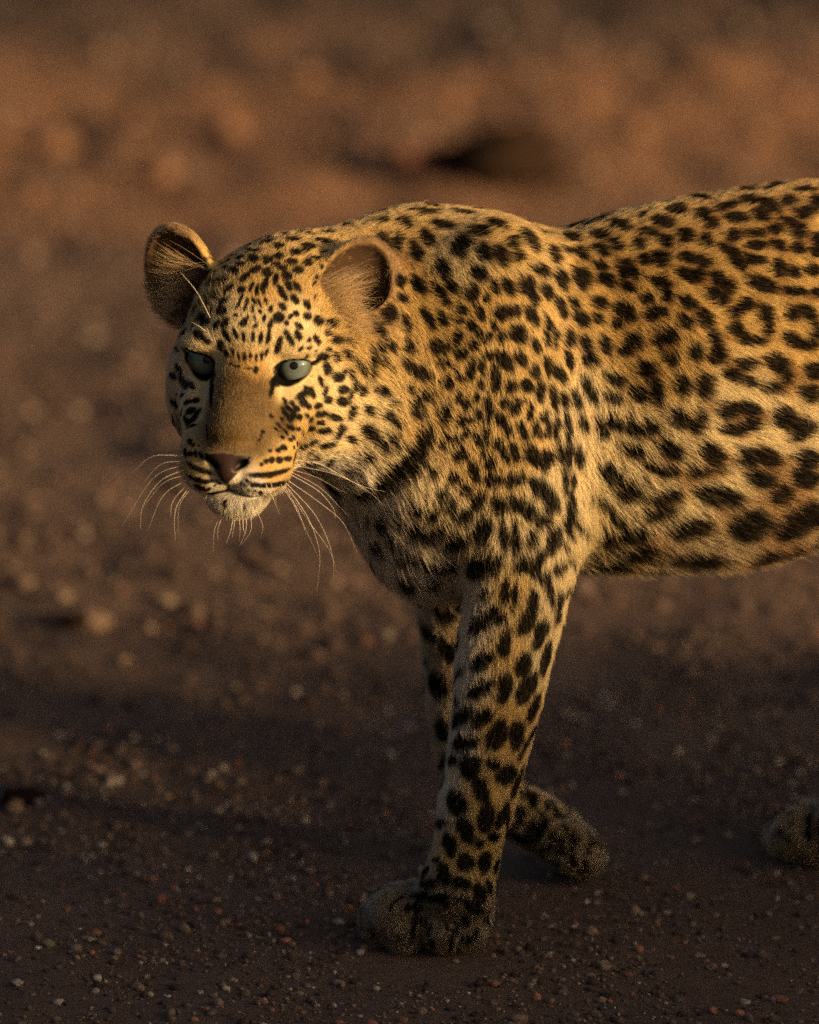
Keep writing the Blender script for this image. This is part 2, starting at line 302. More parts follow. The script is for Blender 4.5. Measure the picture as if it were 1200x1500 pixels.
# spots, plus the shade of one flank fold drawn as a spot, off the near side: x y half-length half-width angle, per area of the coat (origin and scale first)
COAT = [
((550, 280, 3.4286), """30 150 35 18 0;150 155 38 28 20;270 108 62 22 -8;430 105 62 30 10;560 95 45 15 10;200 98 40 15 0;335 170 70 25 8;605 165 58 28 25;
710 148 50 16 10;520 198 55 30 8;110 250 50 25 90;255 230 50 32 50;430 270 60 45 -60;40 250 55 30 60;770 240 65 35 50;690 255 35 30 30;712 325 35 30 90;545 310 50 35 60;
630 320 58 35 70;840 205 50 20 10;895 310 50 38 60;985 225 50 30 15;960 290 35 20 20;1035 305 35 25 45;200 295 60 28 65;340 395 55 30 70;380 480 38 22 50;520 410 45 35 45;
830 395 50 30 25;1035 435 60 45 50;930 440 55 30 70;125 450 35 25 60;220 470 55 28 60;330 520 70 25 55;480 505 42 35 90;600 475 40 22 70;665 480 45 32 65;760 470 55 42 60;
800 545 40 22 80;860 500 45 28 70;140 535 35 25 40;75 610 40 20 -60;560 530 30 20 90;265 640 58 24 65;340 640 38 24 60;437 597 32 25 45;415 648 25 22 0;525 610 45 24 75;
480 680 30 22 60;632 610 38 35 0;697 600 35 30 0;785 625 55 25 55;935 585 60 25 70;1000 560 35 25 60;1030 635 45 30 30;148 665 50 22 75;20 700 40 22 60;595 675 30 15 70;
715 715 50 45 60;635 730 28 25 60;560 735 35 22 -60;520 720 18 18 0;410 735 38 22 -70;870 660 45 18 65;860 730 50 16 88;905 740 50 16 -80;975 735 45 28 80;1060 770 40 28 70;80 775 32 22 70;165 785 28 28 0;
320 780 55 30 10;495 770 28 26 0;430 815 38 22 -50;575 820 28 24 0;730 840 42 26 80;650 850 65 35 50;805 775 42 25 75;795 895 38 22 75;975 850 50 22 75;
40 850 15 15 0;200 895 85 32 35;355 860 28 22 20;480 890 60 20 -80;535 875 40 18 85;600 940 70 24 88;425 935 28 20 40;865 880 50 22 75;925 920 55 25 65;35 1005 38 22 25;
175 985 22 20 0;360 960 28 26 0;530 975 25 18 80;680 978 34 32 0;760 980 35 30 50;830 1000 55 25 88;895 1040 65 20 80;945 1045 45 20 75;1005 1040 50 22 70;
240 1035 60 28 -25;420 1030 30 20 -60;455 1065 30 22 80;510 1035 18 18 0;570 1090 70 20 88;645 1060 28 25 90;700 1080 38 28 -60;775 1110 50 18 -80;745 1055 15 15 0;
65 1120 30 22 50;215 1105 40 25 0;345 1115 60 25 -75;515 1120 35 18 75;430 1150 35 25 0;635 1150 42 26 50;670 1195 32 25 70;800 1195 45 16 -75;850 1130 35 16 -40;870 1180 45 16 88;840 1225 30 14 0;740 1205 55 18 75;
910 1195 60 15 -85;970 1180 60 18 85;1045 1165 48 22 80;470 1145 25 18 0;105 1165 25 15 20;90 1240 40 20 50;350 1250 42 22 -40;455 1215 38 18 -20;515 1240 32 18 85;
560 1230 48 18 88;620 1280 38 22 55;425 1320 42 30 -20;540 1310 20 18 0;700 1310 55 24 70;790 1310 45 28 50;870 1330 35 30 0;650 1325 40 20 60;405 1240 25 18 0;925 1310 50 18 80;
975 1300 45 20 85;210 1300 90 34 -52;265 1210 40 24 -60"""),
((850, 240, 3.4286), """20 280 40 20 -30;80 240 50 22 -25;220 230 55 25 -10;350 205 55 22 -15;430 165 45 18 -20;590 165 65 32 5;690 135 55 25 -5;560 135 40 15 -20;800 115 45 22 10;
920 105 65 28 5;1010 95 55 22 0;1150 70 60 28 0;190 305 62 32 15;305 255 35 18 -25;485 230 48 38 0;610 250 40 30 10;725 215 60 22 -15;845 180 50 28 0;950 205 60 28 35;
1045 185 35 30 0;1125 130 55 22 0;1120 245 45 28 0;1185 195 45 35 90;100 355 50 22 5;180 400 40 25 30;405 290 62 28 12;655 300 38 28 20;785 270 60 28 5;905 255 42 30 40;
1040 290 50 20 15;15 455 25 25 0;105 430 52 25 30;290 400 32 28 0;345 345 55 20 12;420 385 42 24 35;530 360 42 38 0;630 385 40 30 50;765 360 40 32 0;875 345 52 20 5;
885 408 55 25 0;980 330 38 25 0;1095 340 42 42 0;1190 380 38 35 0;325 480 40 28 10;405 475 42 42 0;750 440 60 28 30;790 500 50 25 40;875 485 55 26 0;1000 410 45 22 40;
1090 425 35 30 0;1190 440 40 30 0;105 510 35 22 20;130 580 50 30 35;15 580 60 32 85;225 495 32 22 0;215 545 38 28 60;270 550 40 22 50;240 615 42 22 20;530 465 42 25 15;
620 490 45 28 10;540 560 62 32 30;600 540 35 25 90;1000 520 50 32 85;1075 545 40 28 45;1165 530 35 30 30;400 590 50 22 15;435 640 50 24 85;335 675 30 25 0;380 750 55 32 -20;
690 570 45 33 30;742 620 38 34 40;665 645 38 32 20;715 690 35 28 -60;915 605 75 38 20;1075 640 70 25 8;1190 650 30 25 0;95 695 38 30 20;90 775 28 25 90;15 785 35 28 90;
225 740 62 40 40;185 800 32 25 50;540 695 45 30 30;625 770 50 36 60;530 790 40 28 50;835 705 42 33 0;785 745 40 24 -30;930 750 48 36 60;785 830 45 36 50;860 882 72 24 5;
945 820 40 32 90;1060 750 40 33 90;1140 745 45 38 50;1060 880 45 33 40;1130 905 60 26 0;1185 840 55 26 90;35 910 50 28 85;50 985 40 36 30;130 910 55 28 70;270 890 48 38 40;
225 945 32 28 0;395 885 38 32 0;450 860 48 38 40;450 975 38 33 90;575 940 48 36 88;680 880 50 28 70;690 960 45 38 -40;325 1030 50 40 20;385 1140 65 30 80;300 1155 40 36 30;
830 1000 60 28 0;765 1055 40 34 0;845 1095 40 33 0;990 1000 65 42 20;1030 1060 45 33 90;970 1125 50 30 0;1170 1040 55 46 0;1150 1150 60 42 20;45 1140 75 30 65;175 1080 55 30 20;
175 1170 45 24 20;515 1105 55 36 85;630 1115 65 42 85;15 1300 45 22 85;110 1330 50 26 60;170 1300 45 33 20;270 1320 50 33 40;360 1315 38 33 0;490 1270 52 40 60;590 1290 60 36 -60;
740 1235 48 40 0;840 1225 58 34 20;760 1330 50 30 0;850 1310 50 38 -30;1020 1270 58 54 0;1110 1330 66 46 -30"""),
((820, 560, 3.158), """345 315 50 30 10;510 305 60 40 30;475 395 65 30 10;690 320 55 42 40;640 400 50 26 -15;725 360 45 28 90;235 415 55 40 40;320 495 55 42 -30;490 515 75 30 -15;
735 515 102 46 12;455 590 75 24 -15;870 335 58 42 -20;970 345 48 40 50;920 430 70 40 10;1010 510 55 40 -10;1140 350 62 46 0;1130 430 72 46 10;600 660 90 40 -10;330 690 75 26 -10;
220 725 38 30 0;340 775 100 33 -15;860 640 98 58 -15;620 790 130 46 0;930 770 75 48 -20;1050 640 80 52 -40;1150 590 60 56 -40;1030 770 30 30 0;270 630 35 18 20;200 560 60 16 30;
110 690 40 14 60;250 825 70 26 0;430 840 80 26 0;600 835 80 28 0;760 830 75 30 0;900 800 70 30 -15;1040 755 60 36 -25;1150 715 60 36 -30;35 200 70 17 85;110 190 42 17 85;90 340 55 22 80;30 340 60 18 85;40 620 60 16 80"""),
((450, 560, 3.0), """390 395 84 42 -38;470 330 86 46 -52;310 445 70 32 -15;240 470 45 26 -10;520 240 60 26 -70;550 385 28 26 0;645 415 30 26 0;735 370 32 26 60;745 415 22 20 0;808 355 32 27 90;820 425 45 30 0;
890 430 35 21 -75;935 425 35 24 -70;1000 455 45 21 70;1040 475 50 21 80;1080 520 50 21 75;1010 340 55 28 20;1055 345 45 18 -70;590 480 28 24 0;695 470 30 25 0;755 515 40 27 -60;
630 535 32 24 -60;840 535 45 31 70;905 530 35 27 50;965 555 50 36 60;1020 605 48 17 -85;1055 600 45 17 -85;490 550 25 19 90;455 540 25 20 0;555 570 35 24 -20;685 580 42 28 -20;
330 600 38 26 80;400 590 25 24 0;470 640 30 28 0;545 655 62 27 -30;385 675 28 20 -20;775 640 52 40 -60;865 670 60 24 80;915 690 70 21 85;980 690 45 25 -85;1080 690 60 28 -75;
655 695 58 36 -25;310 705 35 26 30;450 750 55 20 -25;580 785 90 20 5;750 810 62 46 -50;835 795 40 24 -60;945 800 42 27 -60;1010 790 65 26 -70;1165 790 40 18 60;1110 815 40 24 -40;
440 860 45 32 40;555 865 45 18 -10;270 600 20 14 60;230 590 20 12 60;1130 430 60 15 85;1160 520 50 16 80;1140 640 50 16 65;1130 720 26 16 30;1060 550 40 15 80;1190 330 30 13 80;1145 330 40 13 80;1175 620 40 12 70;1165 430 40 11 85;340 280 34 20 40"""),
((580, 830, 4.0), """370 185 90 64 35;525 155 32 23 0;640 135 75 26 -85;695 180 70 20 -80;900 130 108 24 80;990 160 70 20 -65;950 220 80 14 -75;945 300 45 16 -70;1035 140 30 12 -60;
800 200 60 36 -80;765 320 85 44 -65;515 310 105 40 -45;285 270 80 42 40;610 300 40 30 0;640 440 90 40 -80;845 395 95 38 -72;880 540 108 30 -75;185 380 65 38 60;310 490 75 44 50;
505 550 80 42 -30;750 575 78 45 -70;635 710 86 45 -75;770 710 104 45 -62;365 640 65 28 -70;240 690 75 50 60;495 710 85 40 -30;175 545 50 18 70;365 765 35 18 85;810 830 100 30 -70;
380 880 65 40 -50;180 840 45 20 80;500 885 70 40 -40;790 990 95 20 -65;595 985 94 52 -72;710 985 86 46 -80;270 950 70 38 70;400 1025 75 40 -10;210 1080 60 42 30;740 1090 45 14 -65;
440 1155 65 42 -20;570 1155 40 33 0;335 1125 40 33 0;270 1150 60 23 -60;735 15 30 27 0;840 40 60 19 75;950 15 35 20 -50"""),
((500, 1100, 3.0), """405 15 35 28 0;565 70 55 40 70;450 130 50 30 50;665 60 28 21 0;730 105 50 40 -40;780 130 75 20 -70;615 175 58 33 75;505 225 55 40 50;385 250 30 15 80;425 310 45 33 50;
640 295 65 36 -80;545 345 62 30 70;710 285 60 20 -65;475 410 55 27 75;395 440 42 24 70;670 380 25 21 0;605 410 22 15 0;370 400 35 14 -70;545 490 42 36 50;630 490 50 29 -75;
715 435 32 15 -80;685 505 35 17 -75;450 540 50 27 75;320 540 42 24 60;370 535 30 19 -60;415 480 20 14 0;525 585 45 27 10;605 620 42 27 60;650 600 30 14 80;375 580 40 18 10;
380 640 70 17 5;520 650 30 12 10;570 680 30 17 50;615 700 18 14 40;545 735 20 14 90;510 765 15 12 90;360 745 18 14 0;320 755 14 12 0;500 800 15 12 0;290 690 20 10 -30;430 650 30 14 20;
790 265 25 22 0;830 200 60 18 60;780 310 25 18 0;800 385 45 20 15;880 350 40 20 -60;845 335 14 14 0;955 385 25 12 0;1010 385 18 14 0;885 430 30 14 -10;965 440 25 14 -10;920 480 20 12 0;1080 330 70 12 65"""),
((190, 310, 3.0), """720 120 30 16 0;785 155 32 20 0;840 130 40 15 10;655 150 25 17 0;730 178 30 17 5;600 130 30 13 -20;545 208 20 17 0;485 230 22 13 0;455 262 18 13 0;595 215 22 11 90;
645 237 16 12 0;675 252 16 13 0;712 220 20 13 0;740 257 20 13 -10;785 222 18 14 0;690 285 18 15 0;655 195 18 13 0;620 210 20 9 -40;505 290 20 11 -50;550 255 28 15 -30;605 268 24 20 0;
640 300 26 12 -80;600 310 20 9 -80;815 200 30 7 10;550 172 15 12 0;520 170 14 11 0;480 200 16 11 -20;415 205 18 13 0;420 245 12 11 0;735 330 28 13 55;670 355 40 14 60;725 385 20 12 50;
700 330 20 11 60;400 310 28 18 -20;365 325 22 13 -20;435 340 32 11 -40;490 345 16 12 -40;415 395 24 11 -25;402 437 19 17 -50;535 330 22 8 -70;560 345 20 7 -80;585 340 20 7 85;
490 385 14 6 -60;515 395 12 6 -80;545 395 14 6 70;570 405 14 6 60;475 415 12 6 -50;505 425 12 5 -70;540 430 14 5 80;575 440 10 5 60;465 455 9 7 0;520 465 10 5 90;550 470 10 5 80;600 395 12 6 75;590 470 12 6 -70;500 490 16 12 -60;620 430 12 8 90;672 418 22 13 40;655 465 20 19 0;705 462 9 9 0;
730 450 12 10 30;780 460 14 12 30;690 490 9 9 0;745 505 22 13 40;780 410 24 14 60;830 480 20 16 40;420 490 20 11 -60;285 440 20 14 -60;310 465 20 11 -40;330 485 18 9 -35;235 535 20 16 -60;
200 505 40 13 -20;305 540 28 17 20;335 565 18 9 40;425 545 32 11 60;465 540 25 9 70;500 555 22 8 80;540 550 22 8 90;575 555 28 9 -80;610 550 32 10 -75;620 495 18 9 -70;655 585 38 13 -75;
700 555 38 13 60;740 545 25 13 60;400 590 20 12 90;425 625 14 7 70;455 618 14 6 80;480 641 14 5 80;505 640 16 6 85;530 632 14 5 90;556 641 14 5 90;580 635 16 6 -80;602 622 14 6 -75;445 672 9 4 0;472 681 11 4 0;522 690 12 4 0;
555 695 14 10 90;380 500 20 10 -50;825 565 24 15 60;790 565 8 8 0;790 600 8 6 0;915 565 20 15 40;965 570 22 13 55;890 490 24 16 30;875 530 14 10 40;855 635 22 15 20;910 640 24 13 70;
955 630 22 14 65;875 605 12 10 0;868 690 30 17 80;830 640 14 8 80;995 660 30 9 80;918 727 26 21 0;975 715 25 8 85;945 700 8 8 0;995 765 30 9 -80;940 783 19 16 0;970 815 30 9 -80;
840 745 20 8 70;860 790 20 8 -75;873 828 14 13 0;935 835 20 15 20;828 855 16 11 -20;905 905 32 15 20;842 890 26 13 -10;840 928 16 9 0;798 950 15 14 0;795 915 12 8 -30;855 965 32 13 -10;
980 885 32 15 -65;925 970 38 14 -60;870 1025 36 13 -10;805 1015 22 9 -35;780 785 24 11 60;805 800 18 9 70;765 835 18 10 50;865 1095 34 20 -15;1055 870 26 19 40;1110 785 30 21 25;
1025 785 24 16 90;1025 690 20 11 90;1070 670 70 15 -85;1110 600 20 11 90;1145 590 28 17 60;1120 650 9 9 0;1145 685 10 10 0;1140 890 28 19 30;1155 835 14 12 0;1100 525 30 13 60;
1140 455 40 25 -45;1060 970 45 24 35;975 1000 24 16 30;1050 1080 30 16 -20;155 570 25 16 60;190 580 25 14 -60;205 605 22 13 70;170 650 28 10 90;215 690 30 9 60;190 720 18 11 50;
160 725 30 9 80;240 750 34 14 60;270 760 24 10 50;230 805 14 10 30;255 835 22 11 -20;265 875 20 11 -30;195 840 20 13 50;300 880 20 7 -40;280 910 20 9 -50;250 920 30 11 60;270 940 20 7 -20;
290 830 14 9 0;360 770 80 11 97;368 705 30 11 80;628 775 38 10 102;643 752 20 14 0;806 668 28 8 -15;250 640 26 9 80;765 800 40 16 -35;710 870 30 9 40;940 60 46 13 5;800 70 40 14 -5;870 90 34 12 0;700 80 34 13 -15"""),
((240, 560, 5.4545), """205 470 20 14 80;232 500 12 12 0;280 505 10 7 90;172 555 30 13 85;212 570 20 17 0;255 570 24 13 80;300 590 35 12 60;270 690 110 22 25;275 780 110 19 15;420 790 12 10 0;
460 785 10 9 0;445 805 12 10 0;480 800 7 7 0;410 825 12 10 0;365 850 12 12 0;300 850 60 22 20;340 355 14 9 90;342 385 14 8 90;348 430 20 6 90;795 395 14 12 0;780 430 12 10 0;
760 462 10 8 0;743 495 8 6 0;850 548 13 12 0;915 540 17 15 0;958 520 26 17 10;1045 520 13 13 0;1085 510 20 13 90;780 655 14 11 -40;820 632 18 16 0;862 620 22 17 90;925 620 25 22 0;
1000 608 40 22 -10;880 730 165 23 -10;650 820 14 12 0;660 785 14 12 0;612 805 10 10 0;680 862 14 10 0;722 870 14 10 0;620 850 8 8 0;770 885 18 16 0;710 825 20 13 0;850 825 145 19 -5;
960 815 75 17 -25;870 905 95 30 -15;490 970 26 16 90;650 1000 18 12 0;865 270 20 11 50;945 300 20 8 60;970 240 38 16 60;1010 290 25 18 50;1035 260 24 20 40;1085 280 20 18 0;
1145 265 18 13 0;1110 160 30 24 60;1155 190 22 20 0;1065 210 24 18 50;920 340 22 9 50;900 370 16 8 45;975 395 26 8 50;1020 360 30 16 20;1080 375 16 13 0;950 437 18 11 20;1015 457 16 13 20;1045 445 18 9 50;
1115 410 16 16 0;1170 370 26 18 -30;1120 520 22 9 -50;970 150 30 12 60;1030 170 24 12 60"""),
]
rows = []
for (ox, oy, sc_), txt in COAT:
    for r in txt.replace('\n', '').split(';'):
        x, y, a, b, an = map(float, r.split())
        rows.append((ox+x/sc_, oy+y/sc_, a/sc_, b/sc_, math.radians(an)))
rows = np.array(rows)
hit, ok = march(rows[:, :2])
rows, hit = rows[ok], hit[ok]
hn = unit(grad(hit))
def spot_axes(rows, hit, hn):
    out = []
    for s_, (dx, dy, key) in enumerate(((np.cos, np.sin, 2), (lambda a: -np.sin(a), np.cos, 3))):
        q = rows[:, :2] + np.stack([dx(rows[:, 4]), dy(rows[:, 4])], 1)*rows[:, key:key+1]
        d = FWD + KP*(q[:, :1]-600)*RGT + KP*(750-q[:, 1:2])*UPV
        den = (d*hn).sum(1); den = np.where(np.abs(den) < .12, -.12, den)
        e = CAM + d*(((hit-CAM)*hn).sum(1)/den)[:, None] - hit
        nom = rows[:, key]*PX; L = np.linalg.norm(e, axis=1)
        out.append(e*np.minimum(1, 1.7*nom/np.maximum(L, 1e-9))[:, None])
    return out
e1, e2 = spot_axes(rows, hit, hn)
grow = np.where(np.linalg.norm(hit-HL(0, 0, -30), axis=1) < .13, np.where(rows[:, 2] < 7, 1.46, 1.18), np.where(hit[:, 0] > .15, 1.18, 1.15))[:, None]
e1, e2 = e1*grow, e2*grow
SC, SN, S1, S2 = [hit], [hn], [e1], [e2]
# the rest of the animal, out of the photograph's sight: rosettes on the trunk, spots on limbs, tail, nape
Vn = unit(grad(V))
vp = pix(V); facing = ((CAM-V)/np.linalg.norm(CAM-V, axis=1)[:, None]*Vn).sum(1)
cand = rng.permutation(len(V))[:26000]
hp, hok = march(vp[cand])
seen = (np.linalg.norm(hp-V[cand], axis=1) < .012) & (facing[cand] > .12) & (vp[cand, 0] < 1196)
hdist = np.linalg.norm(V[cand]-HL(0, 0, -50), axis=1)
cand = cand[~seen & ((V[cand, 2] > .03))]
acc = list(hit); accr = list(np.maximum(np.linalg.norm(e1, axis=1), np.linalg.norm(e2, axis=1)))
acc = np.array(acc); accr = np.array(accr)
nc, nn, n1, n2 = [], [], [], []
PC = np.zeros((0, 3)); PRR = np.zeros(0)
for i in cand:
    p, n = V[i], Vn[i]
    hd = np.linalg.norm(p-HL(0, 0, -50))
    if np.linalg.norm(p-HL(0, -25, 0)) < .135: continue
    if hd < .17 and abs(headlocal(p[None])[0, 0]) > 48 and headlocal(p[None])[0, 1] > 12: continue
    trunkish = p[0] > .10 and p[2] > .30
    r = .021 if trunkish else (.0055 if hd < .115 else .0125)
    if len(acc) and (np.linalg.norm(acc-p, axis=1) < r*.9+accr).any(): continue
    if len(PC) and (np.linalg.norm(PC-p, axis=1) < r*.93+PRR*.93).any(): continue
    PC = np.vstack([PC, p]); PRR = np.append(PRR, r)
    t = unit(np.cross(n, [0, 0, 1.])+1e-6); b = np.cross(n, t)
    if n[2] < -.3 and p[2] > .25: trunkish = False; r = .016
    if trunkish:
        k0 = rng.uniform(0, 6.28); nb = rng.integers(4, 6)
        for j in range(nb):
            an = k0+j*6.283/nb+rng.uniform(-.2, .2); rr = r*rng.uniform(.6, .75)
            ra = t*math.cos(an)+b*math.sin(an); ta = -t*math.sin(an)+b*math.cos(an)
            nc.append(p+ra*rr); nn.append(n); n1.append(ta*r*rng.uniform(.40, .62)); n2.append(ra*r*rng.uniform(.28, .40))
    else:
        an = rng.uniform(0, 3.14); ra = t*math.cos(an)+b*math.sin(an); ta = -t*math.sin(an)+b*math.cos(an)
        nc.append(p); nn.append(n); big = 1.25 if (n[2] < -.3 and p[2] > .25) else 1.0
        n1.append(ta*r*big*rng.uniform(.75, 1)); n2.append(ra*r*big*rng.uniform(.5, .75))
lowv = np.where((V[:, 2] > .012) & (V[:, 2] < np.where((V[:, 0] > .08) & (V[:, 0] < .20), .13, .055)))[0]
for i in rng.choice(lowv, 420, replace=False):                       # fine flecks on the paws
    p, n = V[i], Vn[i]; t = unit(np.array([0, 0, 1.])-n*n[2]+rng.normal(size=3)*.25); b = np.cross(n, t); r = rng.uniform(.0025, .0045)
    nc.append(p); nn.append(n); n1.append(t*r*1.5); n2.append(b*r*.6)
hv = rng.permutation(np.where((np.linalg.norm(V-HL(0, 0, -40), axis=1) < .12) & (facing > .1))[0])[:5000]
hlv = headlocal(V[hv]); m_ = ((hlv[:, 1] > 14) | (np.abs(hlv[:, 0]) > 46)) & (np.abs(hlv[:, 0]) < 68+0*hlv[:, 0]) & ~((np.abs(hlv[:, 0]) > 50) & (hlv[:, 1] > 14))
tot = np.array(nc); EX = np.zeros((0, 3))
for i in hv[m_]:
    p, n = V[i], Vn[i]; r = rng.uniform(.0019, .0034)
    if (np.linalg.norm(acc-p, axis=1) < accr*1.05+r+.0012).any(): continue
    if len(EX) and (np.linalg.norm(EX-p, axis=1) < .0053).any(): continue
    EX = np.vstack([EX, p]); t = unit(HM[:, 1]*.8+HM[:, 0]*np.sign(headlocal(p[None])[0, 0])*.5+rng.normal(size=3)*.3); t = unit(t-n*(t @ n)); b = np.cross(n, t)
    nc.append(p); nn.append(n); n1.append(t*r*1.35); n2.append(b*r*.8)
SC.append(np.array(nc)); SN.append(np.array(nn)); S1.append(np.array(n1)); S2.append(np.array(n2))
SC, SN, S1, S2 = map(np.concatenate, (SC, SN, S1, S2))
print('spots', len(SC))
def smooth(a, b, x):
    t = np.clip((x-a)/(b-a), 0, 1); return t*t*(3-2*t)
def spotfield(p, edge=.22, jit=None):
    """dark 0..1 and warm tint 0..1 at points p"""
    q0 = p + (wave(p, .011, 3)*.0009 + wave(p, .004, 5)*.0005)*np.clip((np.linalg.norm(p-HL(0, -30, 10), axis=1)-.08)/.08, .35, 1)[:, None]
    if jit is not None: q0 = q0 + jit
    cs = .03; org = p.min(0)-.1
    ci = np.floor((q0-org)/cs).astype(np.int64); D = ci.max(0)+4
    key = (ci[:, 0]*D[1]+ci[:, 1])*D[2]+ci[:, 2]; o = np.argsort(key, kind='stable'); ks = key[o]
    dark = np.zeros(len(p)); tint = np.zeros(len(p))
    for c, n, a, b in zip(SC, SN, S1, S2):
        L = max(np.linalg.norm(a), np.linalg.norm(b)); R_ = min(L*2.0+.004, .062)
        l, h = np.floor((c-R_-org)/cs).astype(int), np.floor((c+R_-org)/cs).astype(int)
        sel = []
        for i in range(l[0], h[0]+1):
            for j in range(l[1], h[1]+1):
                k0 = (i*D[1]+j)*D[2]
                s0, s1 = np.searchsorted(ks, k0+l[2]), np.searchsorted(ks, k0+h[2], side='right')
                if s1 > s0: sel.append(o[s0:s1])
        if not sel: continue
        sel = np.concatenate(sel); d = q0[sel]-c
        aa, bb, ab = a @ a, b @ b, a @ b; det = max(aa*bb-ab*ab, 1e-14)
        da, db = d @ a, d @ b
        al, be = (da*bb-db*ab)/det, (db*aa-da*ab)/det
        r = np.sqrt(al*al+be*be+((d @ n)/((L*1.5+.008) if c[0] > -.02 else (L*1.1+.0035)))**2)
        dark[sel] = np.maximum(dark[sel], 1-smooth(1.0-edge, 1.0+edge*.8, r))
        tint[sel] += np.exp(-np.maximum(r-1, 0)**2/.55)*(L > .0042)
    return dark, smooth(1.15, 2.3, tint)
# ------------------------------------------------------------------ coat: lie, length and ground colour of the hair
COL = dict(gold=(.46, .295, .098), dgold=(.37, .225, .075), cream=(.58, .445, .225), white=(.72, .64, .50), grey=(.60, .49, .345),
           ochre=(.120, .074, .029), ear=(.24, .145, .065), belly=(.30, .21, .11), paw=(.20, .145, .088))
FURPTS = """345 640 .1 -1 4.2 .3 ochre;350 590 .05 -1 4.5 .3 ochre;385 600 .2 -1 4.5 .3 ochre;312 640 -.1 -1 4.2 .3 ochre;365 540 0 -1 5 .3 dgold;350 562 .05 -1 4.5 .3 ochre;378 572 .1 -1 4.5 .3 ochre;325 600 -.1 -1 4.2 .3 ochre;372 650 .1 -1 4.2 .3 ochre;380 480 .05 -1 5 .4 cream;385 430 .1 -1 5 .35 gold;
390 380 .15 -1 6.5 .3 gold;330 470 -.3 -1 5 .35 cream;440 470 .35 -1 5 .35 cream;295 502 -.5 -.6 5 .4 cream;420 508 .4 -.7 5 .4 cream;430 575 .8 .4 4.5 .3 cream;412 612 .6 .6 4 .3 ochre;
450 620 .8 .5 6 .3 gold;490 580 .9 .3 6 .3 cream;500 650 .85 .5 8 .35 cream;520 690 .6 .8 22 .4 white;480 680 .6 .8 15 .4 white;540 620 .9 .4 12 .35 cream;265 570 -.6 .4 5.5 .35 cream;
262 630 -.4 .7 6 .35 cream;250 600 -.5 .6 7 .35 cream;290 590 -.3 .6 4 .3 cream;400 690 .8 .3 2.6 .3 gold;430 670 .8 .3 3 .3 gold;370 715 .5 .8 3.2 .3 white;420 715 .7 .5 3 .3 cream;
295 690 -.7 .4 3.5 .3 cream;277 680 -.7 .4 3.5 .3 gold;320 715 -.4 .8 3.2 .3 white;285 712 -.6 .6 4 .3 cream;350 745 0 1 8 .45 white;320 740 -.3 1 7 .45 white;385 740 .3 1 8 .45 white;
250 342 -.6 -.5 5.5 .4 ear;215 375 -.7 .2 5.5 .4 ear;300 380 -.6 -.7 4 .2 gold;550 362 .6 -.4 5.5 .4 ear;568 400 .5 .6 5.5 .4 ear;490 385 .5 -.7 4 .2 gold;262 395 -.9 -.2 7 .4 ear;525 410 .9 .2 7 .4 ear;
535 470 .8 .4 12 .4 ear;240 450 -.8 .1 12 .4 ear;300 440 -.5 -.6 12 .35 gold;500 470 .6 -.2 15 .45 gold;470 430 .3 -.7 6.5 .35 gold;530 510 .6 .5 13 .35 gold;
480 365 .6 -.6 11 .3 gold;560 335 .95 -.2 12 .3 gold;610 430 .9 .4 12 .3 gold;590 520 .7 .7 13 .3 gold;600 620 .6 .8 15 .35 gold;560 680 .4 .9 22 .4 cream;540 740 .3 1 24 .4 grey;590 790 .2 1 24 .4 grey;
640 740 .3 .95 15 .35 cream;670 375 .6 .75 16 .36 cream;545 690 .5 .85 20 .38 white;565 655 .7 .7 18 .36 cream;720 335 .95 .1 14 .25 gold;720 450 .6 .75 9 .25 gold;720 560 .35 .93 8.5 .25 gold;760 650 .3 .95 9 .25 gold;700 680 .25 .97 11 .28 gold;700 780 .1 1 16 .32 cream;
790 520 .5 .85 9 .25 gold;820 700 .2 1 13 .28 cream;850 600 .35 .95 13 .3 cream;862 740 .25 1 19 .35 cream;872 808 .5 .85 24 .4 cream;800 342 .97 -.05 13 .25 gold;900 325 .98 -.1 12 .25 gold;
1050 295 .98 -.08 11 .25 dgold;1190 268 .98 -.08 11 .25 dgold;880 430 .85 .5 11 .25 gold;950 520 .85 .5 14 .28 gold;1050 430 .95 .25 12 .25 gold;1180 380 .98 .15 11 .25 gold;1180 520 .97 .2 13 .25 gold;
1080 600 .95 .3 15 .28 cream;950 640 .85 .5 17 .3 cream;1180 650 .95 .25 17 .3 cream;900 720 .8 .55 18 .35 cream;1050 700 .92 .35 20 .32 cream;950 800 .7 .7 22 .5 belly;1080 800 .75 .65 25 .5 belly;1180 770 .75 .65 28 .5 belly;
760 860 0 1 11 .28 gold;802 850 .1 1 13 .3 cream;690 880 .1 1 15 .38 grey;682 960 .1 1 13 .42 grey;750 960 0 1 8 .25 gold;790 960 -.1 1 8 .25 cream;740 1060 -.05 1 7.5 .25 gold;668 1060 -.05 1 11 .4 grey;
710 1160 -.1 1 7 .25 gold;657 1160 -.05 1 8 .35 grey;690 1250 -.15 1 6 .25 gold;640 1315 -.6 .8 8 .4 paw;580 1350 -.6 .7 8 .42 paw;690 1350 -.3 .9 8 .42 paw;638 950 0 1 9 .3 gold;640 1080 0 1 9 .3 gold;
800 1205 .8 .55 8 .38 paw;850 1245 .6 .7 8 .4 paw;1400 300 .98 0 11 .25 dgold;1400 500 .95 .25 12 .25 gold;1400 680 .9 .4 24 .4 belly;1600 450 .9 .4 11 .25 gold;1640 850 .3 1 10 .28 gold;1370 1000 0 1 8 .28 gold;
1180 1220 -.6 .6 8 .4 paw;1810 1200 0 1 8 .28 gold;1745 1360 -.6 .7 6 .28 paw;1800 450 .6 .8 12 .3 gold;2080 720 .4 .9 14 .3 gold;2300 1100 .9 .2 14 .3 cream"""
fr = [r.split() for r in FURPTS.replace('\n', '').split(';')]
